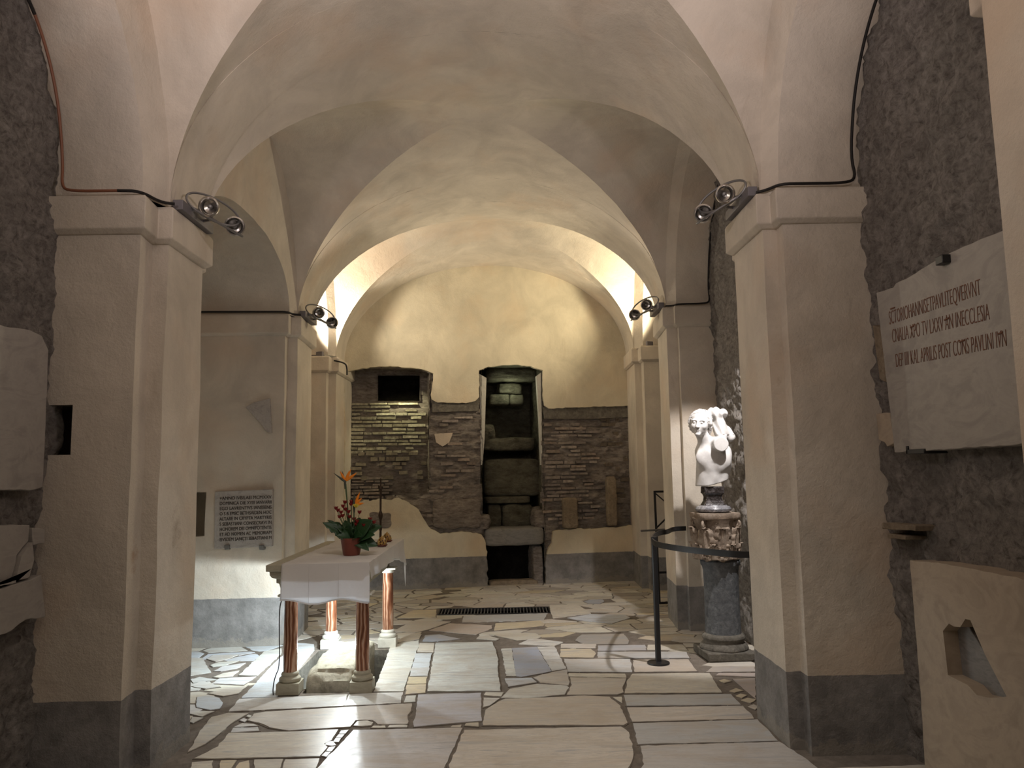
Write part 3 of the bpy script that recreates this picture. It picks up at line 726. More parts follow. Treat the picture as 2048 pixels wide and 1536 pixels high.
# plaster coats with broken edges
def coat(name, pts, th, jit, mat, seed=0, holes=()):
    pl = jag([bwuv(p) for p in pts], jit, .04, seed)
    b = MB(); b.extr([bp(p.x, p.y, .0) for p in pl], BN*th)
    return b.build(name, mat, smooth=False)
up = [(560, 1010), (560, 440), (1330, 440), (1330, 811), (1255, 812), (1200, 814), (1140, 816), (1095, 818), (1087, 812), (1084, 790), (1084, 742), (1060, 734), (1030, 731), (1000, 732), (975, 735), (957, 742), (957, 795), (950, 803), (930, 807), (875, 806), (863, 800), (861, 790), (866, 760), (866, 748), (850, 742), (820, 737), (780, 734), (740, 736), (690, 745), (690, 1010)]
struct(coat('wall_back_plaster_upper', up, .085, .014, 'back', 1))
lo = [(560, 998), (740, 1002), (758, 997), (775, 1000), (797, 996), (812, 1002), (832, 1015), (843, 1030), (852, 1045), (862, 1057), (880, 1066), (905, 1064), (940, 1063), (962, 1068), (970, 1085), (973, 1120), (975, 1185), (560, 1200)]
struct(coat('wall_back_plaster_lower', lo, .085, .024, 'back', 2))
lo2 = [(1090, 1185), (1089, 1120), (1093, 1100), (1102, 1085), (1104, 1062), (1130, 1057), (1200, 1056), (1262, 1050), (1330, 1048), (1330, 1180)]
struct(coat('wall_back_plaster_right', lo2, .085, .022, 'back', 3))
struct(coat('wall_back_band', [(863, 800), (875, 806), (930, 807), (957, 797), (957, 822), (865, 825)], .05, .006, 'basestone', 4))
struct(coat('wall_back_band', [(1085, 815), (1140, 816), (1256, 812), (1256, 835), (1180, 838), (1087, 838)], .05, .006, 'basestone', 5))
struct(coat('wall_back_patch', [(868, 868), (905, 866), (898, 885), (885, 893), (872, 885)], .055, .006, 'plaster', 6))
# niche 1 interior
b = MB()
n1u0, n1u1 = bwuv((670, 800)).x, bwuv((859, 800)).x; zt = bwuv((780, 733)).y; zb = bwuv((780, 1000)).y
D1 = -.42
def gridplane(b, P, U_, V_, N_, w, h, step=.03, amp=.03, seed=9, st=1.0): roughgrid(b, P, U_, V_, N_, w, h, step, amp, 2.6, None, st, seed)
pu0, pu1 = bwuv((745, 770)).x+.06, bwuv((842, 770)).x; pz0, pz1 = bwuv((790, 796)).y, bwuv((790, 742)).y
W1 = n1u1-n1u0; H1 = zt-zb+.3
roughgrid(b, bp(n1u0, zb-.1, D1), BU, Z, BN, W1, H1, .025, .03, 2.6, lambda u, v: not (pu0 < u+n1u0 < pu1 and pz0 < v+zb-.1 < pz1), 2.4, 9)
gridplane(b, bp(n1u1, zb-.1, .02), -BN, Z, -BU, .5, H1-.18, .03, .03, 10)
gridplane(b, bp(n1u0, zb-.1, .02), -BN, Z, BU, .5, H1-.18, .03, .02, 11)
b.add([bp(n1u0, zt+.03, .02), bp(n1u1, zt+.0, .02), bp(n1u1, zt+.0, D1), bp(n1u0, zt+.03, D1)], [(0, 1, 2, 3)])
b.cur = 1; b.col = (.3, .3, .2)
gc = [(.50, .47, .34), (.56, .53, .40), (.42, .39, .28), (.46, .42, .30)]; r2 = random.Random(11)
bricks(b, n1u0+.02, n1u1-.03, bwuv((780, 905)).y, bwuv((780, 800)).y, D1+.02, .78, gc, r2, h=.034, gap=.020, prot=.022)
bricks(b, n1u0+.02, n1u1-.03, bwuv((780, 960)).y, bwuv((780, 905)).y, D1+.01, .5, [(.32, .28, .21)], r2, h=.05, gap=.02, prot=.05, Lr=(.06, .2))
bricks(b, n1u0+.02, bwuv((795, 960)).x, zb-.02, bwuv((780, 955)).y, D1+.04, .9, mc, r2, h=.030, gap=.014, prot=.02)
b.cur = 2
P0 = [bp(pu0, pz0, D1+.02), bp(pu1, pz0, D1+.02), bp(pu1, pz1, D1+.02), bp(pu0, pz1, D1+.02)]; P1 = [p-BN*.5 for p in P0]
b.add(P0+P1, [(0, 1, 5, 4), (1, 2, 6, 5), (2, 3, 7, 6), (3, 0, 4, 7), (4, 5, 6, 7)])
struct(b.build('wall_back_niche', ['masonry', 'brick', 'void'], angle=60, colors=True, fix=False))
# niche 2: tall shaft with ledges
b = MB()
u0, u1 = bwuv((960, 800)).x+.02, bwuv((1083, 800)).x-.0; DS = -1.0; zT = bwuv((1020, 730)).y+.02; zB = bwuv((1020, 1180)).y-.03
cz = bwuv((1020, 1058)).y; H2 = zT-zB
gridplane(b, bp(u0-.05, zB, DS), BU, Z, BN, u1-u0+.1, H2, .03, .05, 12, 1.8)
gridplane(b, bp(u0, zB, .03), -BN, Z, BU, 1.08, H2, .035, .022, 13)
gridplane(b, bp(u1, zB, .03), -BN, Z, -BU, 1.08, H2, .035, .022, 14)
b.add([bp(u0-.03, zT, .03), bp(u1+.03, zT, .03), bp(u1+.03, zT, DS), bp(u0-.03, zT, DS)], [(0, 1, 2, 3)])
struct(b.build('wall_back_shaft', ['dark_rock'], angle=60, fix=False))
# pale plaster reveals on the shaft's upper edges
b = MB()
for (t, q) in (([(959, 748), (973, 756), (969, 880), (965, 930), (962, 930)]), (1,)), ([(1082, 745), (1073, 752), (1079, 850), (1082, 930), (1085, 930)], (2,)):
    pts = [bwuv(p) for p in t]; b.extr([bp(p.x, p.y, -.10) for p in pts], BN*.10)
struct(b.build('trim_1', 'whitebase', smooth=False))
def stone(name, u0, u1, z0, z1, n0, n1, mat, label, cat='stone', group=None, seed=0, amp=.02, sub=.03, parent=None, rot=0):
    """rough block in back-wall coordinates"""
    b = MB(); cx = (u0+u1)/2; cz_ = (z0+z1)/2; cn = (n0+n1)/2
    bm = bmesh.new(); bmesh.ops.create_cube(bm, size=1)
    nsub = max(2, min(14, int(max(u1-u0, z1-z0)/sub)))
    bmesh.ops.subdivide_edges(bm, edges=bm.edges[:], cuts=nsub, use_grid_fill=True)
    for v in bm.verts:
        c = v.co.copy(); 
        rr_ = c.copy()
        k = (abs(c.x)*2)**8+(abs(c.y)*2)**8+(abs(c.z)*2)**8
        if k > 0: rr_ = c/(k**(1/8))*1.0
        sx, sy, sz = (u1-u0), (n1-n0), (z1-z0)
        du, dn, dz = rr_.x*sx, rr_.y*sy, rr_.z*sz
        nz = fbm((du*1.0+seed, dn+seed*2, dz), 6, 5)
        d = Vector((du, dn, dz)); L = d.length or 1
        d += d/L*nz*amp*2
        du, dz = d.x*math.cos(rot)-d.z*math.sin(rot), d.x*math.sin(rot)+d.z*math.cos(rot)
        v.co = BU*du+Z*dz+BN*d.y
    me = bpy.data.meshes.new(name); bm.normal_update(); bmesh.ops.recalc_face_normals(bm, faces=bm.faces); bm.to_mesh(me); bm.free()
    me.materials.append(M[mat])
    for p in me.polygons: p.use_smooth = True
    me.set_sharp_from_angle(angle=math.radians(50))
    o = bpy.data.objects.new(name, me); C.objects.link(o); o.location = bp(cx, cz_, cn)
    if label: tag(o, label, cat, group)
    return o
def st_px(name, p0, p1, n0, n1, mat, label, cat='stone', scale=None, **kw):
    # outline given at the depth n1 (front face)
    def at(p):
        d = ray(p); t = (BO+BN*n1-O3).dot(BN)/d.dot(BN); q = O3+d*t; return ((q-BO).dot(BU), q.z)
    a, c = at(p0), at(p1)
    return stone(name, a[0], c[0], c[1], a[1], n0, n1, mat, label, cat, **kw)
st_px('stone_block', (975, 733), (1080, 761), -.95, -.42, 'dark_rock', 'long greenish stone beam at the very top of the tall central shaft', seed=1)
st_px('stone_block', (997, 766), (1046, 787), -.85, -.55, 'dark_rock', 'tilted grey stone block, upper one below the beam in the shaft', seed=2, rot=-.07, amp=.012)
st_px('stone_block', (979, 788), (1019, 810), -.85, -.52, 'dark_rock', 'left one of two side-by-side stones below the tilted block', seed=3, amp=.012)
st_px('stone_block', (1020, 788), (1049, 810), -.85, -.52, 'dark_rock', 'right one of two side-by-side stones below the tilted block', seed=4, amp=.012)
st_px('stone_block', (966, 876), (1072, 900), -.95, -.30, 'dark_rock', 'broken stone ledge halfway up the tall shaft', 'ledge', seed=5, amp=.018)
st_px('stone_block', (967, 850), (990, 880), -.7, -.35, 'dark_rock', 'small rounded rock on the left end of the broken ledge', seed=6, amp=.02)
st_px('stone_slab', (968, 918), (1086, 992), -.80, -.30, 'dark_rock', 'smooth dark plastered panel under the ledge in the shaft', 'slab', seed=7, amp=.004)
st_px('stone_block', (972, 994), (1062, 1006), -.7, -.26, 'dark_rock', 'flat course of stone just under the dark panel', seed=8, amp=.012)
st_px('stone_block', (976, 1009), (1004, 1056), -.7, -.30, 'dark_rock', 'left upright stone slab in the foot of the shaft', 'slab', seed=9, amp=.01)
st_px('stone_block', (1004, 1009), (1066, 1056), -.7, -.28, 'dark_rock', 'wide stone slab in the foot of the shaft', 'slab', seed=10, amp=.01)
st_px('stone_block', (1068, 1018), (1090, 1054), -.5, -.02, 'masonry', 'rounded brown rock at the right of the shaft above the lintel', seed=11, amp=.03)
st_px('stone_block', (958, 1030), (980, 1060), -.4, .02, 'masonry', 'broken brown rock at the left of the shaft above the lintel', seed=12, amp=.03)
st_px('stone_lintel', (969, 1057), (1090, 1090), -.5, .06, 'greymarble', 'grey marble lintel over the low dark opening', 'lintel', seed=13, amp=.006)
st_px('stone_block', (1066, 1092), (1088, 1168), -.45, .0, 'masonry', 'upright brown jamb stone at the right of the low dark opening', 'jamb', seed=14, amp=.015)
st_px('stone_sill', (979, 1163), (1077, 1178), -.2, .03, 'oldstone', 'low pale sill stone on the floor in the dark opening', 'sill', seed=15, amp=.006)
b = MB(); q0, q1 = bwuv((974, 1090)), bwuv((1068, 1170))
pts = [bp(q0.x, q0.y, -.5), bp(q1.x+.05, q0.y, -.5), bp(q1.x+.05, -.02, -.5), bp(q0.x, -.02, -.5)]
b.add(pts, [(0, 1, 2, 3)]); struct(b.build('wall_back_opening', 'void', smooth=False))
st_px('stone_stele', (1126, 997), (1157, 1057), .0, .14, 'oldstone', 'short rounded stone standing on the plaster ledge, centre right', 'stone', seed=16, amp=.008)
st_px('stone_stele', (1214, 953), (1236, 1052), .0, .13, 'oldstone', 'tall thin pale stone leaning beside the far right pillar', 'stone', seed=17, amp=.012)
st_px('stone_block', (865, 1000), (962, 1056), -.1, .05, 'masonry', 'broad worn brown stone fragment above the broken plaster edge', 'stone', seed=18, amp=.015)
st_px('stone_block', (740, 1025), (782, 1055), .06, .10, 'masonry', 'small grey stone showing through the lower plaster behind the flowers', 'stone', seed=19, amp=.010)

# ------------------------------------------------------------------ tablets
def tablet(name, frame, pts, th, mat, label, cat, jit=.006, seed=0, loc=None, back=.10):
    """frame: function(px)->3-D point on plane; N normal; outline traced on the plane"""
    f, U_, N_ = frame
    P = [f(p) for p in pts]; O_ = sum(P, Vector())/len(P)
    uv = [Vector(((p-O_).dot(U_), (p-O_).z)) for p in P]
    pl = jag(uv, jit, .04, seed)
    b = MB(); b.extr([U_*p.x+Z*p.y-N_*back for p in pl], N_*(th+back))
    o = b.build(name, mat, smooth=False, bevel=.004); o.location = O_
    if label: tag(o, label, cat)
    return o
def lettering(parent, lines, mat, U_, N_, proud, at):
    """lines: (text, start point, end point, height)"""
    for body, p0, p1, h in lines:
        cu = bpy.data.curves.new('lettering', 'FONT'); cu.body = body; cu.size = h/.70; cu.extrude = .0012; cu.offset = -.0024 if h > .05 else 0
        t = bpy.data.objects.new('tmp', cu); C.objects.link(t)
        dg = bpy.context.evaluated_depsgraph_get(); dg.update()
        me = bpy.data.meshes.new_from_object(t.evaluated_get(dg)); bpy.data.objects.remove(t)
        wd = max(v.co.x for v in me.vertices)
        d = p1-p0; L = d.length; s_ = L/wd; ux = d.normalized(); uy = N_.cross(ux)
        if uy.z < 0: uy = -uy
        for v in me.vertices:
            x, y, z = v.co
            v.co = p0+ux*(x*s_)+uy*y+N_*(proud+z)-parent.location
        o = bpy.data.objects.new('lettering', me); C.objects.link(o); o.parent = parent
        me.materials.clear(); me.materials.append(M[mat])
XR = 2.13
FR = (lambda p: onx(p, XR), Y, -X)
t1 = tablet('inscribed_tablet', FR, [(1770, 585), (1805, 575), (1810, 566), (1832, 557), (1900, 515), (1960, 488), (2010, 468), (2048, 452), (2100, 430), (2100, 880), (2048, 890), (1870, 902), (1808, 905), (1786, 720)], .05,
            'slab', 'large pale marble tablet with red-brown Latin lines high on the right wall', 'tablet', seed=3)
# tablet thickness grows toward the room
lx = XR-.05
ln = lambda p: onx(p, lx)
lettering(t1, [('SCTORIOHANNISETPAVLITEQVERVNT', ln((1779, 650)), ln((1962, 590)), .075),
               ('CNALIA XPO TV LXXV AN INECCLESIA', ln((1785, 686)), ln((1980, 640)), .075),
               ('DEP IIII KAL APRILIS POST CONS PAVLINI IVN', ln((1792, 735)), ln((2014, 693)), .075)], 'redink', Y, -X, .001, None)
for a, c in (((1782, 618), (1790, 615)), ((1822, 655), (1829, 651)), ((1890, 640), (1898, 636)), ((1920, 684), (1930, 680)), ((1998, 668), (2006, 664))):
    b = MB(); b.tube([ln(a)-X*.002, ln(c)-X*.002], .004, 6); b.build('lettering', 'redink', t1, world=True)
for pp in ((1890, 520),):
    b = MB(); q = onx(pp, lx-.01); b.box(q-Vector((.03, .03, .02)), q+Vector((.05, .03, .02))); tag(b.build('iron_clamp', 'black', None, bevel=.004), 'small dark iron clamp on the upper edge of the inscribed tablet', 'clamp')
b = MB(); q = onx((1838, 903), lx+.02); b.box(q-Vector((.03, .10, .012)), q+Vector((.09, .07, .012)))
b.box(q-Vector((.03, -.055, .012)), q+Vector((-.015, .07, .03)))
tag(b.build('iron_clamp', 'black', None, bevel=.003), 'dark iron bracket under the lower left corner of the inscribed tablet', 'clamp')
t2 = tablet('stone_tablet', FR, [(1843, 1120), (1920, 1128), (2048, 1152), (2110, 1165), (2110, 1700), (1882, 1700), (1872, 1500), (1866, 1400), (1858, 1300)], .06,
            'slab_warm', 'tall plain warm-toned slab with an angular hole, low on the right wall', 'slab', seed=4)
# angular hole broken through the slab (cut) with rough grey stone behind
hp = [(1890, 1262), (1902, 1247), (1912, 1253), (1925, 1254), (1935, 1238), (1945, 1240), (1975, 1310), (2018, 1393), (1985, 1396), (1958, 1390), (1940, 1370), (1900, 1350)]
def cutter(pts, x0, x1):
    b = MB(); b.extr([onx(p, XR-.05)*1.0+Vector((x0-(XR-.05), 0, 0)) for p in pts], Vector((x1-x0, 0, 0))); return b.build('cutter', 'slab_warm', smooth=False)
t2.modifiers.clear(); bpy.context.view_layer.update(); boolcut(t2, [cutter(hp, 1.9, 2.4)])
tablet('stone_fragment', (lambda p: onx(p, 2.19), Y, -X), [(1895, 1235), (1945, 1230), (2050, 1400), (1990, 1412), (1905, 1370)], .05, 'greymarble', 'mottled grey stone seen inside the angular hole of the low right slab', 'fragment', seed=12)
t3 = tablet('stone_fragment', FR, [(1762, 828), (1790, 825), (1793, 850), (1803, 878), (1797, 888), (1785, 893), (1780, 885), (1768, 880)], .03, 'slab_warm', 'small moulded cornice fragment between the pillar and the inscribed tablet', 'fragment', seed=5)
t4 = tablet('stone_fragment', FR, [(1752, 650), (1770, 655), (1786, 670), (1796, 760), (1780, 765), (1766, 758)], .02, 'oldstone', 'rough pale fragment beside the left edge of the inscribed tablet', 'fragment', seed=6)
for (p, q_) in (((1752, 512), (1772, 505)), ((1760, 525), (1748, 540))):
    pass
# brick fragments on the right wall
for k, (p0, p1, lb) in enumerate([((1775, 1045), (1842, 1058), 'upper thin brick in the right wall near the lower slab'), ((1785, 1066), (1822, 1076), 'lower thin brick in the right wall near the lower slab')]):
    tablet('brick', FR, [p0, (p1[0], p0[1]+6), (p1[0], p1[1]+4), (p0[0], p1[1])], .03, 'oldstone', lb, 'brick', seed=7+k)
XLw = -2.42
FLf = (lambda p: onx(p, XLw), Y, X)
tablet('stone_tablet', FLf, [(-60, 640), (0, 655), (40, 660), (65, 672), (78, 700), (76, 760), (70, 900), (66, 975), (40, 981), (-60, 980)], .05, 'slab', 'large blank round-cornered marble slab at the left edge of the frame', 'slab', seed=8)
for k, (pts, lb) in enumerate([([(-60, 1052), (48, 1050), (45, 1082), (22, 1110), (10, 1165), (-60, 1170)], 'upper jagged marble fragment low on the left wall'),
                               ([(50, 1056), (76, 1059), (75, 1087), (52, 1091)], 'small square marble piece low on the left wall'),
                               ([(46, 1085), (50, 1120), (40, 1155), (-60, 1180), (12, 1166), (24, 1112)], 'curved marble fragment low on the left wall below the square piece'),
                               ([(-60, 1190), (40, 1160), (62, 1150), (70, 1235), (30, 1240), (0, 1262), (-60, 1290)], 'lowest broad marble fragment on the left wall')]):
    tablet('marble_fragment', FLf, pts, .03+.008*k, 'slab', lb, 'fragment', seed=9+k)
# plaque on the middle left pier
YP = 7.435
FP = (lambda p: ony(p, YP+.02), X, -Y)
pq = tablet('lettered_plaque', FP, [(433, 983), (548, 978), (547, 1092), (432, 1097)], .045, 'plaque', 'small grey marble plaque with nine lines of dark Latin capitals', 'plaque', jit=.001, seed=20, back=0)
lp = lambda p: ony(p, YP-.028)
LN = ['+ANNO IVBILAEI MCMXXV', 'DOMINICA DIE XVIII IANVARII', 'EGO LAVRENTIVS IANSSENS', 'O S B EPISC BETHSAIDEN HOC', 'ALTARE IN CRYPTA MARTYRIS', 'S SEBASTIANI CONSECRAVI IN', 'HONOREM DEI OMNIPOTENTIS', 'ET AD NOMEN AC MEMORIAM', 'EIVSDEM SANCTI SEBASTIANI M']
lettering(pq, [(s_, lp((439, 1000.0+i*10.35)), lp((543, 997.0+i*10.15)), .031) for i, s_ in enumerate(LN)], 'ink', X, -Y, .0005, None)
for k, xx in enumerate((455, 524)):
    b = MB(); q = lp((xx, 1094)); b.box(q-Vector((.022, .02, .025)), q+Vector((.022, .045, .02)), jit=.003)
    tag(b.build('iron_clamp', 'steel', None, bevel=.003), 'small grey metal clip at the lower %s of the lettered plaque' % ('left', 'right')[k], 'clamp')
tablet('stone_fragment', FP, [(493, 815), (510, 805), (541, 797), (543, 830), (545, 866), (537, 865), (515, 838)], .03, 'plaque', 'wedge-shaped grey stone fragment set high above the lettered plaque', 'fragment', seed=30, back=0)

# ------------------------------------------------------------------ cables
def cable(name, pts, r, mat, label):
    # smooth the polyline
    P = [Vector(p) for p in pts]
    for _ in range(2):
        Q = [P[0]]
        for a, c in zip(P[:-1], P[1:]): Q += [a*.75+c*.25, a*.25+c*.75]
        Q.append(P[-1]); P = Q
    b = MB(); b.tube(P, r, 8); return tag(b.build(name, mat), label, 'cable')
def arch_pts(xs, y0, y1, rs, n, t0, t1, N=14):
    out = []
    for i in range(N+1):
        q = t0+(t1-t0)*i/N; out.append(Vector((xs, (y0+y1)/2+(y1-y0)/2*q, zsp(xs)+rs*se(q, n))))
    return out
ap = [p+Vector((.01, -.018, -.02)) for p in arch_pts(-2.44, 2.66, 4.18, 1.06, 2.1, 0, .985)]
cable('cable', ap[:9], .009, 'cable', 'black cable along the wall arch above the near left pillar')
cable('cable', ap[8:]+[Vector((-2.42, 4.13, 3.20)), Vector((-2.36, 4.11, 3.165)), Vector((-2.1, 4.11, 3.165))], .008, 'copper', 'brown cable curving down onto the near left pillar capital')
cable('cable', [Vector((-2.1, 4.11, 3.165)), Vector((-1.98, 4.12, 3.165)), Vector((-1.95, 4.30, 3.165)), Vector((-1.88, 4.33, 3.165))], .009, 'cable', 'short black cable leading to the lamp on the near left pillar capital')
ap = [p+Vector((-.01, -.018, -.02)) for p in arch_pts(2.12, 2.55, 4.44, 1.10, 2.1, 0, .985)]
cable('cable', ap+[Vector((2.13, 4.40, 3.30)), Vector((2.06, 4.38, 3.262)), Vector((1.8, 4.38, 3.262)), Vector((1.67, 4.38, 3.262)), Vector((1.62, 4.48, 3.262)), Vector((1.57, 4.52, 3.262))], .009, 'cable', 'black cable following the arch and capital of the near right pillar')
cable('cable', [Vector((-3.3, 7.34, 3.175)), Vector((-2.7, 7.37, 3.175)), Vector((-2.2, 7.40, 3.175)), Vector((-2.09, 7.41, 3.175)), Vector((-2.06, 7.52, 3.17)), Vector((-1.99, 7.54, 3.17))], .010, 'cable', 'black cable along the capital of the middle left pillar')
ap = [p+Vector((-.01, -.02, -.02)) for p in arch_pts(2.14, 5.30, 7.75, 1.34, 2.0, .3, .99)]
cable('cable', ap+[Vector((2.14, 7.70, 3.28)), Vector((2.06, 7.70, 3.262)), Vector((1.8, 7.70, 3.262)), Vector((1.78, 7.78, 3.262)), Vector((1.70, 7.79, 3.262))], .009, 'cable', 'black cable following the arch above the middle right pillar')
cable('cable', [ony(p, 10.08) for p in [(668, 721), (690, 726), (694, 735), (694, 750)]], .010, 'cable', 'black cable bending over the capital of the far left pillar')

# ------------------------------------------------------------------ lamp fittings
def ring_pts(c, ax, ay, rx, ry, n=40, a0=0, a1=2*math.pi):
    return [c+ax*rx*math.cos(a0+(a1-a0)*i/n)+ay*ry*math.sin(a0+(a1-a0)*i/n) for i in range(n+(0 if a1-a0 > 6.2 else 1))]
def fitting(loc, rz, mirror, label, lit=False):
    e = empty('ring_spotlight', loc, label, 'lamp', 'ring spotlights on the pillar capitals', rz)
    m = -1 if mirror else 1
    V_ = lambda x, y, z: Vector((x*m*(.74 if x > .04 else 1), y, z))
    b = MB(); b.box(V_(-.03, -.02, -.005) if m > 0 else V_(.03, -.02, -.005), V_(.03, .46, .055) if m > 0 else V_(-.03, .46, .055))
    b.build('mounting_rail', 'rail', e, smooth=False, bevel=.004)
    b = MB(); b.tube([V_(.02, .12, .04), V_(.10, .16, .05), V_(.15, .2, .04)], .010); b.tube([V_(.02, .30, .03), V_(.10, .28, .03), V_(.15, .22, .04)], .010)
    b.build('arm', 'steel', e)
    # two big hoops
    for c, ax, ay, rx, ry in ((V_(.17, .20, .07), V_(.8, .55, -.2).normalized(), V_(.05, .2, .95).normalized(), .17, .075), (V_(.19, .24, .0), V_(.8, .5, -.3).normalized(), V_(-.3, .9, .3).normalized(), .165, .07)):
        b = MB(); b.tube(ring_pts(c, ax, ay, rx, ry), .0075, 6, closed=True); b.build('hoop', 'steel', e)
    for (c, d) in ((V_(.17, .14, .065), V_(.0, -.95, -.25)), (V_(.30, .30, -.005), V_(.45, -.85, -.35))):
        if lit: d = V_(.5, -.3, .9)
        d = d.normalized(); a = d.orthogonal().normalized(); q = d.cross(a)
        h = MB(); prof = [(.030, -.05), (.052, -.03), (.060, .0), (.062, .022), (.054, .026), (.046, .018), (.040, -.012), (.018, -.022), (.0, -.024)]
        P = []
        for i in range(28):
            t = 2*math.pi*i/28; P.append([c+(a*math.cos(t)+q*math.sin(t))*r_+d*z_ for r_, z_ in prof])
        h.grid(P, closeu=True); ho = h.build('lamp_head', 'chrome', e)
        h = MB(); P = []
        for i in range(16):
            t = 2*math.pi*i/16; P.append([c+(a*math.cos(t)+q*math.sin(t))*r_+d*z_ for r_, z_ in ((.0, .012), (.012, .008), (.015, -.004), (.012, -.02))])
        h.grid(P, closeu=True); h.build('bulb', 'lit' if lit else 'steel', ho)
        if lit:
            h = MB(); P = []
            for i in range(20):
                t = 2*math.pi*i/20; P.append([c+(a*math.cos(t)+q*math.sin(t))*r_+d*.020 for r_ in (.0, .044)])
            h.grid(P, closeu=True); h.build('lens', 'lit', ho)
    return e
fitting((-1.885, 4.40, 3.155), 0, False, 'unlit twin chrome lamp with rings on the near left pillar capital')
fitting((1.555, 4.56, 3.255), 0, True, 'unlit twin chrome lamp with rings on the near right pillar capital')
fitting((-1.985, 7.60, 3.165), 0, False, 'unlit twin ring lamp on the middle left pillar capital')
fitting((1.665, 7.85, 3.255), 0, True, 'unlit twin ring lamp on the middle right pillar capital')
fitting((-2.36, 10.02, 3.135), math.radians(68), False, 'glowing lamp fitting on the far left pillar capital', True)
fitting((1.98, 10.30, 3.255), math.radians(-68), True, 'glowing lamp fitting on the far right pillar capital', True)

# ------------------------------------------------------------------ altar table
tz = .95
al = empty('altar_table', (-1.35, 6.62, 0), 'stone altar table on four banded onyx columns, over a pit in the floor', 'altar')
tx0, tx1, ty0, ty1 = -1.72, -.985, 5.66, 7.58
b = MB()
steps = [(.0, tz), (.0, tz-.045), (.022, tz-.05), (.022, tz-.075), (.035, tz-.095), (.06, tz-.105), (.06, tz-.135), (.075, tz-.14), (.085, tz-.18), (.11, tz-.19), (.11, tz-.235)]
b.grid([[(tx0+d, ty0+d, z), (tx1-d, ty0+d, z), (tx1-d, ty1-d, z), (tx0+d, ty1-d, z)] for d, z in steps], closev=True)
b.f.append([0, 1, 2, 3]); b.m.append(0); b.c.append((1, 1, 1)); k = (len(steps)-1)*4; b.f.append([k+3, k+2, k+1, k]); b.m.append(0); b.c.append((1, 1, 1))
b.build('tabletop', 'altar', al, smooth=False, bevel=.004, world=True)
LEG = [(-1.595, 5.89), (-1.065, 5.895), (-1.615, 7.335), (-1.095, 7.36)]
for i, (x, y) in enumerate(LEG):
    cm = .70 if True else 0
    b = MB(); b.lathe([(.050, .155), (.051, .3), (.047, .676)], (x, y, 0), 32)
    leg = b.build('leg', 'onyx', al, world=True)
    b = MB(); b.box((x-.082, y-.082, .004), (x+.082, y+.082, .085), rz=.03)
    b.lathe([(.070, .083), (.079, .095), (.078, .112), (.066, .122), (.060, .128), (.064, .136), (.062, .147), (.052, .157)], (x, y, 0), 32)
    o = b.build('column_base', 'whitebase' if i > 1 else 'altar', leg, bevel=.003); o.data.transform(Matrix.Translation(-al.location))
    b = MB(); b.lathe([(.048, .668), (.058, .674), (.052, .682), (.058, .696), (.072, .706)], (x, y, 0), 32); b.box((x-.08, y-.08, .702), (x+.08, y+.08, .718))
    o = b.build('column_capital', 'whitebase', leg, bevel=.003); o.data.transform(Matrix.Translation(-al.location))
# altar cloth: surface with fold-over at front, right and back
def cloth():
    x0, x1, y0, y1 = -1.605, tx1+.006, ty0-.008, ty1+.006
    th = .004; b = MB(); hang = .262
    nu, nv = 60, 110
    rows = []
    # v runs from front hem up over the front edge, along the top, to the back hem
    vs = [('f', k/16) for k in range(16)]+[('t', k/70) for k in range(71)]+[('b', k/12) for k in range(1, 13)]
    for kind, t in vs:
        row = []
        us = [('t', k/44) for k in range(45)]+[('r', k/8) for k in range(1, 9)]
        for uk, s_ in us:
            x = x0+(x1-x0)*s_ if uk == 't' else x1
            y = y0+(y1-y0)*t if kind == 't' else (y0 if kind == 'f' else y1)
            z = tz+.006
            if kind == 't' and uk == 't':
                z += .0045*math.exp(-((y*5.2+.12*math.sin(x*5)) % 1-.5)**2*260)+.0010*math.sin(y*21)**3+.0012*fbm((x, y*2, 0), 5, 3)
            if kind == 'f':
                sc = .010*math.sin((x-x0)/.74*2*math.pi*1.5+.9)+.006*math.sin((x-x0)*27)
                d = (hang+.018*math.cos((x-x0)/(x1-x0)*2*math.pi*1.55+2.6))*(1-t)
                z -= d; y -= .012*(1-t)*(1+.8*math.sin((x-x0)*16+1.0))
            if kind == 'b':
                z -= .20*t; y += .01*t
            if uk == 'r':
                hr = .115+.135*max(0, (y-6.9)/.68)**1.5
                if kind == 'f': hr = .02
                if kind == 'b': hr = .25
                z -= hr*s_*(1 if kind != 'f' else 0); x += (.004+.03*(hr/.2)*(.5+.5*math.sin(y*17)))*s_
            row.append(Vector((x, y, z)))
        rows.append(row)
    b.grid(rows)
    o = b.build('altar_cloth', 'cloth', angle=60); 
    md = o.modifiers.new('s', 'SOLIDIFY'); md.thickness = .002; md.offset = 0
    me = o.data; c = Vector((-1.3, 6.6, tz)); me.transform(Matrix.Translation(-c)); o.location = c
    tag(o, 'white linen cloth with a small scalloped edge draped over the altar', 'cloth')
    # crocheted hem
    h = MB()
    for row_i in (0,):
        P = rows[0]
        for a, q in zip(P[:45], P[1:45]):
            n = 3
            for j in range(n):
                p = a+(q-a)*(j/n)-Vector((0, 0, .003)); h.lathe([(.0, -.006), (.0042, -.003), (.0042, .003), (0, .006)], p, 6, cap=False)
    hm = h.build('lace_hem', 'cloth', o); hm.data.transform(Matrix.Translation(-c))
    # two sewn seams on the front flap
    for s_i in (14, 29):
        h = MB(); h.tube([r_[s_i]-Vector((0, .002, 0)) for r_ in rows[:17]], .0016, 5)
        hm = h.build('seam', 'cloth', o); hm.data.transform(Matrix.Translation(-c))
cloth()
cable('lamp_cord', [Vector((-1.63, 5.85, .70)), Vector((-1.662, 5.83, .66)), Vector((-1.668, 5.84, .5)), Vector((-1.66, 5.85, .2)), Vector((-1.69, 5.83, .13)), Vector((-1.70, 5.82, .05)), Vector((-1.69, 5.80, .012))], .004, 'cable', 'thin black cord running down the front left altar column')
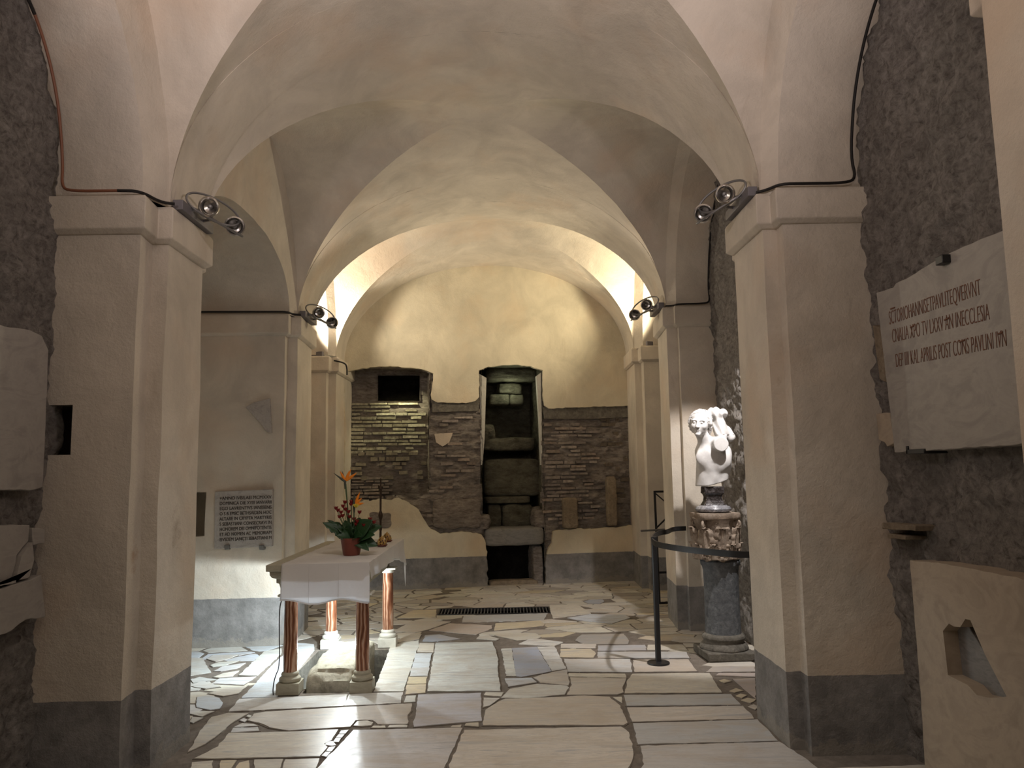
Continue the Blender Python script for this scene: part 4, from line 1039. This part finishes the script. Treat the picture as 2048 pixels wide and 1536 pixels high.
# stone relic under the altar
def rockbox(name, c, size, amp, mat, label, cat, n=22, seed=0, rz=0, sq=10):
    bm = bmesh.new(); bmesh.ops.create_cube(bm, size=1); bmesh.ops.subdivide_edges(bm, edges=bm.edges[:], cuts=n, use_grid_fill=True)
    for v in bm.verts:
        p = v.co; k = ((abs(p.x)*2)**sq+(abs(p.y)*2)**sq+(abs(p.z)*2)**sq)**(1/sq); p = p/k
        q = Vector((p.x*size[0], p.y*size[1], p.z*size[2]))
        nz = fbm((q.x+seed, q.y, q.z), 5, 6)+.4*fbm((q.x, q.y+seed, q.z), 16, 4)
        edge = min(1, (k if k > 0 else 1))
        q += q.normalized()*nz*amp
        # chipped upper front edge
        if p.z > .40 and p.y < -.42: q += Vector((0, .03*max(0, nz+.5), -.02*max(0, nz+.6)))
        v.co = q
    bmesh.ops.rotate(bm, verts=bm.verts, cent=(0, 0, 0), matrix=Matrix.Rotation(rz, 3, 'Z'))
    me = bpy.data.meshes.new(name); bmesh.ops.recalc_face_normals(bm, faces=bm.faces); bm.to_mesh(me); bm.free(); me.materials.append(M[mat])
    for p in me.polygons: p.use_smooth = True
    me.set_sharp_from_angle(angle=math.radians(45))
    o = bpy.data.objects.new(name, me); C.objects.link(o); o.location = c
    return tag(o, label, cat)
rockbox('stone_slab', (-1.325, 6.46, -.175), (.36, 1.10, .64), .022, 'relic', 'rough pale stone block in the pit beneath the altar', 'stone', seed=4, rz=-.0, n=26)

# ------------------------------------------------------------------ flowers, stand and pots on the altar
pc = onz((703, 1110), tz+.009)
fe = empty('potted_flowers', pc, 'orange bird-of-paradise and red flowers in a red-brown pot on the altar', 'flower pot')
b = MB(); b.lathe([(.0, .0), (.062, .0), (.066, .01), (.086, .125), (.088, .135), (.083, .135), (.080, .12), (.0, .118)], (0, 0, 0), 36)
b.build('pot', 'terracotta', fe)
b = MB(); b.lathe([(0, .122), (.05, .126), (.079, .12)], (0, 0, 0), 20, cap=False); b.build('soil', 'soil', fe)
K = 6.05/F
def fp(px, py, dy=0): q = ony((px, py), pc.y+dy); return q-pc
def leafblade(b, p0, p1, wd, droop, lobes=0, seed=0, up=Z):
    p0, p1 = Vector(p0), Vector(p1); d = p1-p0; L = d.length; ax = d.normalized(); side = ax.cross(up)
    if side.length < .1: side = ax.cross(X)
    side.normalize(); nm = side.cross(ax).normalized(); rows = []; N = 14
    for i in range(N+1):
        t = i/N; wv = wd*math.sin(math.pi*t**.85)**.8*(1-.25*t) if 0 < t < 1 else .001
        if lobes: wv *= .55+.45*abs(math.cos(t*math.pi*lobes+seed))
        c = p0+ax*(L*t)-nm*0+Z*(-droop*t*t)+nm*(.25*droop*math.sin(math.pi*t))
        rows.append([c-side*wv+nm*wv*.25, c-side*wv*.5+nm*wv*.06, c, c+side*wv*.5+nm*wv*.06, c+side*wv+nm*wv*.25])
    b.grid(rows)
b = MB(); top = Vector((0, 0, .13))
LV = [((645, 1045), -.03, .045, 5), ((655, 1040), .02, .03, 4), ((672, 1072), -.06, .035, 4), ((764, 1052), .03, .055, 0), ((745, 1040), -.04, .06, 0), ((756, 1092), -.03, .05, 0), ((738, 1102), -.09, .035, 0), ((725, 1072), -.10, .045, 3),
      ((700, 1050), -.05, .05, 3), ((680, 1055), .05, .05, 3), ((720, 1035), .05, .05, 3), ((690, 1040), .0, .04, 4), ((712, 1060), -.11, .04, 3), ((735, 1060), .08, .05, 0), ((665, 1060), .06, .04, 4), ((750, 1070), -.07, .045, 0)]
for k, (p, dy, wd, lb) in enumerate(LV):
    q = fp(p[0], p[1], dy); leafblade(b, top+Vector((rnd.uniform(-.02, .02), rnd.uniform(-.02, .02), 0)), q+Vector((0, 0, .02)), wd*1.5, .02, lb*1.0, k, Vector((.3*math.sin(k*2.1), -.75, .6)).normalized())
fo = b.build('foliage', 'leaf', fe, fix=False); md = fo.modifiers.new('s', 'SOLIDIFY'); md.thickness = .0012
b = MB()
st1 = [top, fp(697, 1040), fp(694, 1000), fp(691, 968)]; st2 = [top, fp(708, 1050, -.03), fp(708, 1020, -.03)]
b.tube(st1, [.006, .006, .005, .007]); b.tube(st2, .005)
RB = [(672, 1018), (682, 1026), (699, 1035), (714, 1044), (728, 1052), (740, 1040), (691, 1020), (676, 1022), (686, 1014), (690, 1006), (702, 1010), (697, 1025), (679, 1035), (685, 1033), (719, 1026), (708, 1040), (711, 1050), (748, 1046), (703, 1005)]
for p in RB: b.tube([top, (top+fp(p[0], p[1]+16, -.02))/2+Vector((0, 0, .01)), fp(p[0], p[1], -.02)], .0022, 6)
b.build('stems', 'stem', fe)
# bird of paradise flowers
def bird(spathe_tip, head, petals, dark, dy):
    b = MB(); h = fp(*head, dy); t = fp(*spathe_tip, dy)
    pts = [h+(t-h)*s_ for s_ in (0, .25, .5, .75, 1)]; b.tube([h+Vector((.002, 0, -.06))]+pts, [.006, .011, .010, .007, .004, .0008], 8)
    bl = b.build('blossom', 'spathe', fe)
    b = MB()
    for p in petals: leafblade(b, h+Vector((.003, 0, .0)), fp(*p, dy-.01), .012, .0, 0, 0, Y)
    o = b.build('petals', 'orange', bl, fix=False); o.modifiers.new('s', 'SOLIDIFY').thickness = .001
    b = MB(); leafblade(b, h, fp(*dark, dy), .006, 0, 0, 0, Y); o = b.build('dark_bract', 'spathe', bl, fix=False); o.modifiers.new('s', 'SOLIDIFY').thickness = .0015
bird((667, 946), (690, 963), [(702, 938), (714, 945), (708, 948), (680, 942), (698, 942)], (684, 941), 0)
bird((708, 984), (708, 1010), [(720, 984), (728, 1006), (724, 996), (718, 990)], (710, 985), -.03)
b = MB(); q = fp(712, 1012, -.05)
for i in range(14):
    a = i*2.4; r_ = .006+.001*i; d = Vector((math.cos(a), math.sin(a), .9)).normalized()
    leafblade(b, q+Vector((0, 0, -.012)), q+Vector((math.cos(a)*r_*1.5, math.sin(a)*r_*1.5, .020-.0006*i)), .012, 0, 0, 0, d)
o = b.build('rose', 'yellow', fe, fix=False); o.modifiers.new('s', 'SOLIDIFY').thickness = .0012
for k, p in enumerate(RB):
    b = MB(); q = fp(p[0], p[1], -.02)
    for i in range(6):
        a = i*1.047; leafblade(b, q-Vector((0,0,.008)), q+Vector((math.cos(a)*.020, math.sin(a)*.020, .020)), .014, 0, 0, 0, Z)
    o = b.build('red_flower', 'red', fe, fix=False); o.modifiers.new('s', 'SOLIDIFY').thickness = .001
    tagp = o
# slender bronze stand
sc_ = onz((761, 1087), tz+.009)
b = MB(); s0 = 6.9/F
def sz(py): return (ony((760, py), sc_.y).z-sc_.z)
b.lathe([(.0, 0), (.05, 0), (.05, .008), (.025, .02), (.012, .04), (.010, sz(1062)), (.014, sz(1058)), (.009, sz(1052)), (.011, sz(1040)), (.020, sz(1034)), (.022, sz(1030)), (.016, sz(1026)), (.009, sz(1021)), (.0095, sz(1000)), (.011, sz(985)), (.012, sz(980)), (.020, sz(978)), (.018, sz(973)), (.007, sz(971)), (.006, sz(957)), (0, sz(956))], (0, 0, 0), 20)
o = b.build('candle_stand', 'bronze'); o.location = sc_; tag(o, 'slender dark bronze stand rising at the back of the altar', 'stand')
b = MB(); b.tube([(0, 0, sz(981)), (-.02, 0, sz(976)), (-.018, -.01, sz(970))], .004, 6); b.tube([(0, 0, sz(981)), (.018, 0, sz(977)), (.022, -.01, sz(972))], .004, 6); b.build('prongs', 'bronze', o)
def mk_maiolica():
    n = NT('painted_ceramic'); v = n.vor(38)
    c = n.ramp(n.noise(55, 3, .6, obj=True), [(.42, (.05, .02, .012)), (.5, (.42, .22, .05)), (.62, (.55, .40, .12)), (.75, (.05, .07, .03))])
    return n.fin(c, .3, .5)
M['maiolica'] = mk_maiolica()
for (px, py, lb, s_) in ((764, 1093, 'patterned yellow ceramic votive on a brown saucer, nearer one', 1.0), (774, 1084, 'patterned yellow ceramic votive on a brown saucer, farther one', .95)):
    q = onz((px, py), tz+.009); e = empty('votive_pot', q, lb, 'votive')
    b = MB(); b.lathe([(0, .0), (.035, 0), (.050, .014), (.048, .018), (.034, .008), (0, .007)], (0, 0, 0), 24); b.build('saucer', 'terracotta', e)
    b = MB(); b.lathe([(0, .009), (.030, .010), (.040, .030), (.036, .055), (.022, .075), (.008, .084), (.006, .092), (0, .095)], (0, 0, 0), 24, f=lambda a, z: 1+.06*math.cos(8*a)); b.build('body', 'maiolica', e)

# ------------------------------------------------------------------ barrier, gate
pe = onz((1315, 1329)); pe = Vector((1.245, 6.50, 0))
bp_ = empty('barrier_post', pe, 'slim black barrier post on a round foot, beside the column with the bust', 'post')
b = MB(); b.lathe([(0, .007), (.088, .007), (.092, .014), (.090, .022), (.030, .030), (0, .031)], (0, 0, 0), 40); b.build('foot', 'black', bp_)
b = MB(); b.lathe([(.024, .028), (.023, 1.03), (0, 1.03)], (0, 0, 0), 24); b.build('pole', 'black', bp_)
zb_ = 1.0
ctr = [onz(p, zb_) for p in [(1345, 1063), (1335, 1064), (1322, 1065), (1311, 1069), (1304, 1077), (1306, 1085), (1318, 1090), (1345, 1095), (1380, 1100), (1430, 1105), (1497, 1111)]]
ctr = [Vector((1.80, 7.72, zb_)), Vector((1.66, 7.68, zb_))]+[Vector((p.x, p.y, zb_)) for p in ctr[1:]]+[Vector((2.15, 5.42, zb_))]
P = ctr
for _ in range(3):
    Q = [P[0]]
    for a, c in zip(P[:-1], P[1:]): Q += [a*.75+c*.25, a*.25+c*.75]
    Q.append(P[-1]); P = Q
b = MB(); rows = []
for i, p in enumerate(P):
    t = (P[min(i+1, len(P)-1)]-P[max(0, i-1)]).normalized(); s_ = t.cross(Z)*.005
    rows.append([p-s_-Z*.022, p+s_-Z*.022, p+s_+Z*.022, p-s_+Z*.022])
b.grid(rows, closev=True)
tag(b.build('barrier_rail', 'black', angle=50), 'curved flat black barrier rail in front of the bust column', 'rail')
ge = empty('metal_gate', (1.80, 9.2, 0), 'open black metal gate frame behind the middle right pillar', 'gate')
b = MB()
def bar(a, c, r=.014): b.tube([Vector(a), Vector(c)], r*1.2, 4)
bar((0, 0, .02), (-.01, 0, 1.33)); bar((-.01, 0, 1.32), (.34, .05, 1.32)); bar((0, 0, .03), (.34, .05, .03)); bar((0, 0, .38), (.34, .05, .38)); bar((.34, .05, .02), (.33, .05, 1.33))
bar((0, 0, 1.30), (.16, .03, 1.16), .009); bar((0, 0, .90), (.16, .03, 1.04), .009)
b.build('frame', 'black', ge, smooth=False)
b = MB(); b.tube([(-.20, -.05, .87), (.02, -.02, .875), (.2, -.02, .88)], .012, 8); b.build('handle', 'steel', ge)

# ------------------------------------------------------------------ column, capital and bust
cc = Vector((1.85, 6.72, 0)); rzc = .06
ce = empty('column', cc, 'grey granite column stump on a moulded base, carrying the bust', 'column', None, rzc)
b = MB()
b.box((-.205, -.205, .006), (.205, .205, .075), jit=.004)
b.lathe([(.205, .072), (.20, .10), (.175, .125), (.160, .14), (.178, .155), (.182, .18), (.165, .195), (.150, .205)], (0, 0, 0), 40)
b.build('column_base', 'basestone', ce, bevel=.012)
b = MB()
prof = [(.150, .20), (.148, .24), (.146, .4), (.145, .6), (.149, .72), (.153, .755), (.165, .77), (.168, .80), (.155, .82), (.0, .82)]
b.lathe(prof, (0, 0, 0), 48, f=lambda a, z: 1+.012*noise.noise(Vector((math.cos(a)*2, math.sin(a)*2, z*5)))+(.03*noise.noise(Vector((math.cos(a)*5, math.sin(a)*5, z*12))) if z > .72 else 0))
b.build('shaft', 'shaft', ce)
# Corinthian capital
CK = Vector((-.03, 0, 0))
ke = empty('column_capital', cc+CK+Vector((0, 0, .82)), 'weathered Corinthian capital with broken leaves on the grey column', 'capital', None, rzc)
b = MB(); b.lathe([(.14, 0), (.148, .05), (.155, .2), (.170, .30), (.188, .345), (0, .345)], (0, 0, 0), 40); b.build('bell', 'capital', ke)
def acanthus(b, ang, r0, z0, h, wd, curl, seed):
    curl *= .62
    rows = []; N = 18; ca, sa = math.cos(ang), math.sin(ang)
    for i in range(N+1):
        t = i/N
        # profile: rises along the bell, then curls outward and down
        if t < .72: z = z0+h*(t/.72); r = r0+.020+.018*(t/.72)**2
        else:
            k = (t-.72)/.28*2.6; z = z0+h+curl*math.sin(k)*.6-.0*k; r = r0+.038+curl*(1-math.cos(k))
        wv = wd*(1.05-.75*t**2)*(.80+.20*abs(math.cos(t*13+seed)))
        row = []
        for s_ in (-1, -.66, -.33, 0, .33, .66, 1):
            bulge = .018*(1-s_*s_)+.006*math.cos(s_*9)
            a2 = s_*wv; rr_ = r+bulge
            x, y = rr_, a2; row.append((x*ca-y*sa, x*sa+y*ca, z-.012*abs(s_)**1.5+.003*noise.noise(Vector((x*60, y*60+seed, z*60)))))
        rows.append(row)
    b.grid(rows)
lv = MB()
for i in range(8): acanthus(lv, i*math.pi/4+.39, .135, .005, .125, .066, .030, i)
for i in range(8): acanthus(lv, i*math.pi/4+.0, .140, .09, .175, .072, .034, i+3)
o = lv.build('leaves', 'capital', ke, fix=False); md = o.modifiers.new('s', 'SOLIDIFY'); md.thickness = .024; md.offset = -1
for i in range(4):
    a = i*math.pi/2+math.pi/4; ca, sa = math.cos(a), math.sin(a); pts = []
    for k in range(26):
        t = k/25; th = t*2*math.pi*1.5; r_ = .034*(1-t*.8); x = .20+r_*math.sin(th); z = .295+r_*math.cos(th); pts.append((x*ca, x*sa, z))
    pts = [(.12*ca, .12*sa, .20), (.155*ca, .155*sa, .27), (.18*ca, .18*sa, .322)]+pts
    vol = MB(); vol.tube(pts, .012, 7); vol.build('volute', 'capital', ke)
b = MB(); R_ = []
for z, g_ in ((.335, .97), (.345, 1.0), (.375, 1.02), (.39, 1.0)):
    row = []
    for k in range(64):
        a = 2*math.pi*k/64; m_ = max(abs(math.cos(a)), abs(math.sin(a))); sq = .175/m_; rad = min(sq, .225); rad = rad*(1-.06*math.cos(4*a+math.pi)**2*(1 if math.cos(4*a) > 0 else 0))
        rad *= g_*(1+.03*noise.noise(Vector((math.cos(a)*4, math.sin(a)*4, z*20)))); row.append((rad*math.cos(a), rad*math.sin(a), z))
    R_.append(row)
b.grid(R_, closev=True); b.f.append(list(range(64))[::-1]); b.m.append(0); b.c.append((1, 1, 1)); b.f.append([192+i for i in range(64)]); b.m.append(0); b.c.append((1, 1, 1))
b.build('abacus', 'capital', ke)
# bust stand
zc0 = .82+.392
be = empty('bust_stand', cc+CK*1.3+Vector((0, 0, zc0)), 'black and grey veined marble socle under the white bust', 'socle', None, 0)
b = MB(); b.lathe([(0, 0), (.125, 0), (.148, .012), (.152, .030), (.142, .048), (.120, .055), (.115, .062), (.0, .062)], (0, 0, 0), 44); b.build('disc', 'veined', be)
b = MB()
sq = [(.095, .060), (.085, .075), (.072, .10), (.068, .13), (.075, .155), (.090, .165), (.086, .175), (.084, .222)]
b.grid([[(s_, -s_*.8, z), (s_, s_*.8, z), (-s_, s_*.8, z), (-s_, -s_*.8, z)] for s_, z in sq], closev=True)
b.f.append([0, 1, 2, 3]); b.m.append(0); b.c.append((1, 1, 1)); k = (len(sq)-1)*4; b.f.append([k+3, k+2, k+1, k]); b.m.append(0); b.c.append((1, 1, 1))
b.build('block', 'darkmarble', be, smooth=False, bevel=.008)
# --- the bust itself: one continuous carved surface (distance field -> surface nets)
def smin(a, b_, k): h = np.clip(.5+.5*(b_-a)/k, 0, 1); return b_*(1-h)+a*h-k*h*(1-h)
def smax(a, b_, k): return -smin(-a, -b_, k)
def sd_ell(P, c, r): q = (P-np.array(c))/np.array(r); k0 = np.linalg.norm(q, axis=-1); k1 = np.linalg.norm(q/np.array(r), axis=-1); return k0*(k0-1)/np.maximum(k1, 1e-6)
def sd_cap(P, a, c, ra, rb):
    a, c = np.array(a), np.array(c); pa = P-a; ba = c-a; h = np.clip((pa@ba)/ba.dot(ba), 0, 1)
    return np.linalg.norm(pa-h[..., None]*ba, axis=-1)-(ra+(rb-ra)*h)
def nets(fn, lo, hi, st):
    ax = [np.arange(lo[i], hi[i]+st, st) for i in range(3)]
    G = np.stack(np.meshgrid(*ax, indexing='ij'), -1); D = fn(G); n = D.shape; ins = D < 0
    acc = np.zeros((n[0]-1, n[1]-1, n[2]-1, 3)); cnt = np.zeros((n[0]-1, n[1]-1, n[2]-1))
    cor = [(i, j, k) for i in (0, 1) for j in (0, 1) for k in (0, 1)]
    def sl(o): return tuple(slice(o[i], n[i]-1+o[i]) for i in range(3))
    for a in cor:
        for d in range(3):
            if a[d]: continue
            c = list(a); c[d] = 1; Da, Dc = D[sl(a)], D[sl(c)]; x = (Da < 0) != (Dc < 0)
            den = np.where(x, Da-Dc, 1.0); t = np.where(x, Da/den, 0)
            off = np.array(a, float); 
            for e_ in range(3): acc[..., e_] += x*(off[e_]+(t if e_ == d else 0))
            cnt += x
    m = cnt > 0; idx = -np.ones(m.shape, int); idx[m] = np.arange(m.sum())
    ijk = np.argwhere(m); vs = (ijk+acc[m]/cnt[m][:, None])*st+np.array(lo); fs = []
    for d in range(3):
        u, v = (d+1) % 3, (d+2) % 3
        s0 = [slice(0, n[i]) for i in range(3)]; s1 = list(s0); s0[d] = slice(0, n[d]-1); s1[d] = slice(1, n[d])
        x = ins[tuple(s0)] != ins[tuple(s1)]; sg = ins[tuple(s0)]
        for p in np.argwhere(x):
            if p[u] == 0 or p[v] == 0 or p[u] >= n[u]-1 or p[v] >= n[v]-1: continue
            q = []
            for du, dv in ((0, 0), (-1, 0), (-1, -1), (0, -1)):
                w_ = p.copy(); w_[u] += du; w_[v] += dv; q.append(idx[tuple(w_)])
            if min(q) < 0: continue
            fs.append(tuple(int(z_) for z_ in (q if sg[tuple(p)] else q[::-1])))
    return vs, fs
BZ0 = 1.425
def bq(px, py, y=0.0): return (1.872-cc.x+(px-1435)*.00439+.0002*(975-py), y, (975-py)*.00442)
hc = np.array(bq(1402, 849, -.07)); yaw = math.radians(-27); rl = math.radians(-6)
def bust(P):
    # torso
    d = sd_ell(P, bq(1433, 903, .02), (.150, .100, .095))
    d = smin(d, sd_cap(P, bq(1427, 912, .01), bq(1420, 990, .02), .118, .098), .05)
    d = smin(d, sd_ell(P, bq(1455, 925, .03), (.062, .075, .11)), .05)
    d = smin(d, sd_cap(P, bq(1447, 915, .02), bq(1444, 985, .02), .080, .075), .05)
    d = smin(d, sd_ell(P, bq(1413, 918, -.066), (.085, .026, .068)), .06)     # chest left
    d = smin(d, sd_ell(P, bq(1443, 923, -.066), (.080, .026, .066)), .06)     # chest right
    d = smax(d, -sd_cap(P, bq(1426, 930, -.135), bq(1422, 985, -.125), .018, .02), .03)
    d = smin(d, sd_cap(P, bq(1436, 890, -.02), bq(1437, 892, -.22), .062, .064), .03)   # near shoulder stump
    d = smin(d, sd_cap(P, bq(1406, 868, -.05), bq(1423, 900, .0), .056, .068), .04)  # neck
    d = smin(d, sd_cap(P, bq(1455, 893, .06), bq(1447, 836, .11), .040, .066), .03)    # raised far arm with drapery
    d = smin(d, sd_ell(P, bq(1440, 828, .09), (.070, .065, .055)), .03)
    d = smin(d, sd_ell(P, bq(1457, 828, .07), (.040, .055, .035)), .02)
    d = smin(d, sd_cap(P, bq(1455, 850, .10), bq(1474, 876, .12), .035, .045), .03)
    d = smax(d, -sd_cap(P, bq(1437, 946, -.115), bq(1436, 972, -.115), .012, .020), .012)
    d = smax(d, -sd_ell(P, bq(1408, 962, -.125), (.022, .03, .05)), .03)
    d = d+.0016*np.sin(P[..., 0]*60+1)*np.cos(P[..., 2]*42)
    # drapery grooves on the raised piece
    gr = .005*np.sin(P[..., 0]*120+P[..., 2]*45)*(P[..., 2] > (975-872)*.00442)*(P[..., 0] > bq(1431, 850)[0])
    d = d+gr
    # flat cuts: stump face, underside
    d = smax(d, -(P[..., 1]+.175), .006)
    under = (-(P[..., 2]-(.012+.10*np.clip((P[..., 0]-bq(1412, 975)[0])/.22, 0, 1)**1.4*.55)))
    d = smax(d, under, .008)
    # head in its own frame
    sel = (P[..., 2] > hc[2]-.17) & (P[..., 0] < hc[0]+.19); full = d; P = P[sel]
    Q = P-hc; c_, s_ = math.cos(-yaw), math.sin(-yaw); x = Q[..., 0]*c_-Q[..., 1]*s_; y = Q[..., 0]*s_+Q[..., 1]*c_; z = Q[..., 2]
    c2_, s2_ = math.cos(-rl), math.sin(-rl); x, z = x*c2_-z*s2_, x*s2_+z*c2_
    H = np.stack([x, y, z], -1)
    h = sd_ell(H, (0, .015, .018), (.082, .098, .092))
    h = smin(h, sd_ell(H, (0, -.030, -.045), (.062, .062, .068)), .03)   # jaw and face
    h = smin(h, sd_ell(H, (0, -.080, -.100), (.024, .020, .020)), .02)   # chin
    h = smin(h, sd_cap(H, (0, -.094, .006), (0, -.113, -.038), .009, .013), .012)  # nose
    h = smin(h, sd_ell(H, (-.013, -.102, -.040), (.009, .010, .008)), .006); h = smin(h, sd_ell(H, (.013, -.102, -.040), (.009, .010, .008)), .006)
    h = smin(h, sd_cap(H, (-.045, -.077, .018), (.045, -.077, .018), .010, .010), .015)  # brow
    for sx in (-1, 1):
        h = smax(h, -sd_ell(H, (sx*.032, -.096, .001), (.020, .018, .014)), .008)
        h = smin(h, sd_ell(H, (sx*.031, -.078, .000), (.013, .012, .0085)), .004)
        h = smin(h, sd_ell(H, (sx*.042, -.058, -.030), (.022, .026, .024)), .02)
        h = smin(h, sd_ell(H, (sx*.080, .006, -.008), (.012, .018, .028)), .006)
    h = smin(h, sd_ell(H, (0, -.094, -.061), (.021, .010, .0055)), .005)
    h = smin(h, sd_ell(H, (0, -.090, -.074), (.018, .011, .0065)), .005)
    h = smax(h, -sd_ell(H, (0, -.104, -.067), (.022, .008, .0022)), .003)
    # hair: cap plus curls
    hair = sd_ell(H, (0, .028, .032), (.094, .104, .090))
    hair = hair+.0065*np.sin(H[..., 0]*120+8*np.sin(H[..., 2]*55))*np.sin(H[..., 2]*100+5*np.sin(H[..., 0]*60+H[..., 1]*50))
    hair = smax(hair, -(H[..., 1]+.050+.6*np.clip(-(H[..., 2]-.028), 0, 1)-.35*np.clip(H[..., 2]-.045, 0, 1)), .012)
    h = smin(h, hair, .006)
    rg = random.Random(3)
    for i in range(26):
        a = -.2+i/25*(math.pi+.4); rx = .083; p = (rx*math.cos(a), -.045+.03*abs(math.cos(a)), .030+.058*math.sin(a)+rg.uniform(-.004, .004))
        if math.sin(a) < 0: p = (p[0], 0.0, p[2]-.02)
        h = smin(h, sd_ell(H, p, (.014, .016, .012)), .006)
    for sx in (-1, 1):
        for q in ((.088, .01, -.03), (.082, .03, -.055), (.070, .055, -.07), (.090, -.01, .0), (.088, -.012, .02), (.04, .085, -.06), (.0, .095, -.06)):
            h = smin(h, sd_ell(H, (sx*q[0], q[1], q[2]), (.017, .018, .018)), .008)
    full[sel] = smin(full[sel], h, .018)
    return full
vs, fs = nets(bust, (-.34, -.28, -.02), (.34, .27, .78), .0042)
me = bpy.data.meshes.new('bust'); me.from_pydata([tuple(v) for v in vs], [], fs); me.materials.append(M['statue'])
bm = bmesh.new(); bm.from_mesh(me); bmesh.ops.recalc_face_normals(bm, faces=bm.faces); bm.to_mesh(me); bm.free()
for p in me.polygons: p.use_smooth = True
o = bpy.data.objects.new('marble_bust', me); C.objects.link(o); o.location = cc+CK*1.3+Vector((0, 0, BZ0)); 
tag(o, 'white marble bust of a curly-haired young man with cut-off arms on the column', 'bust')
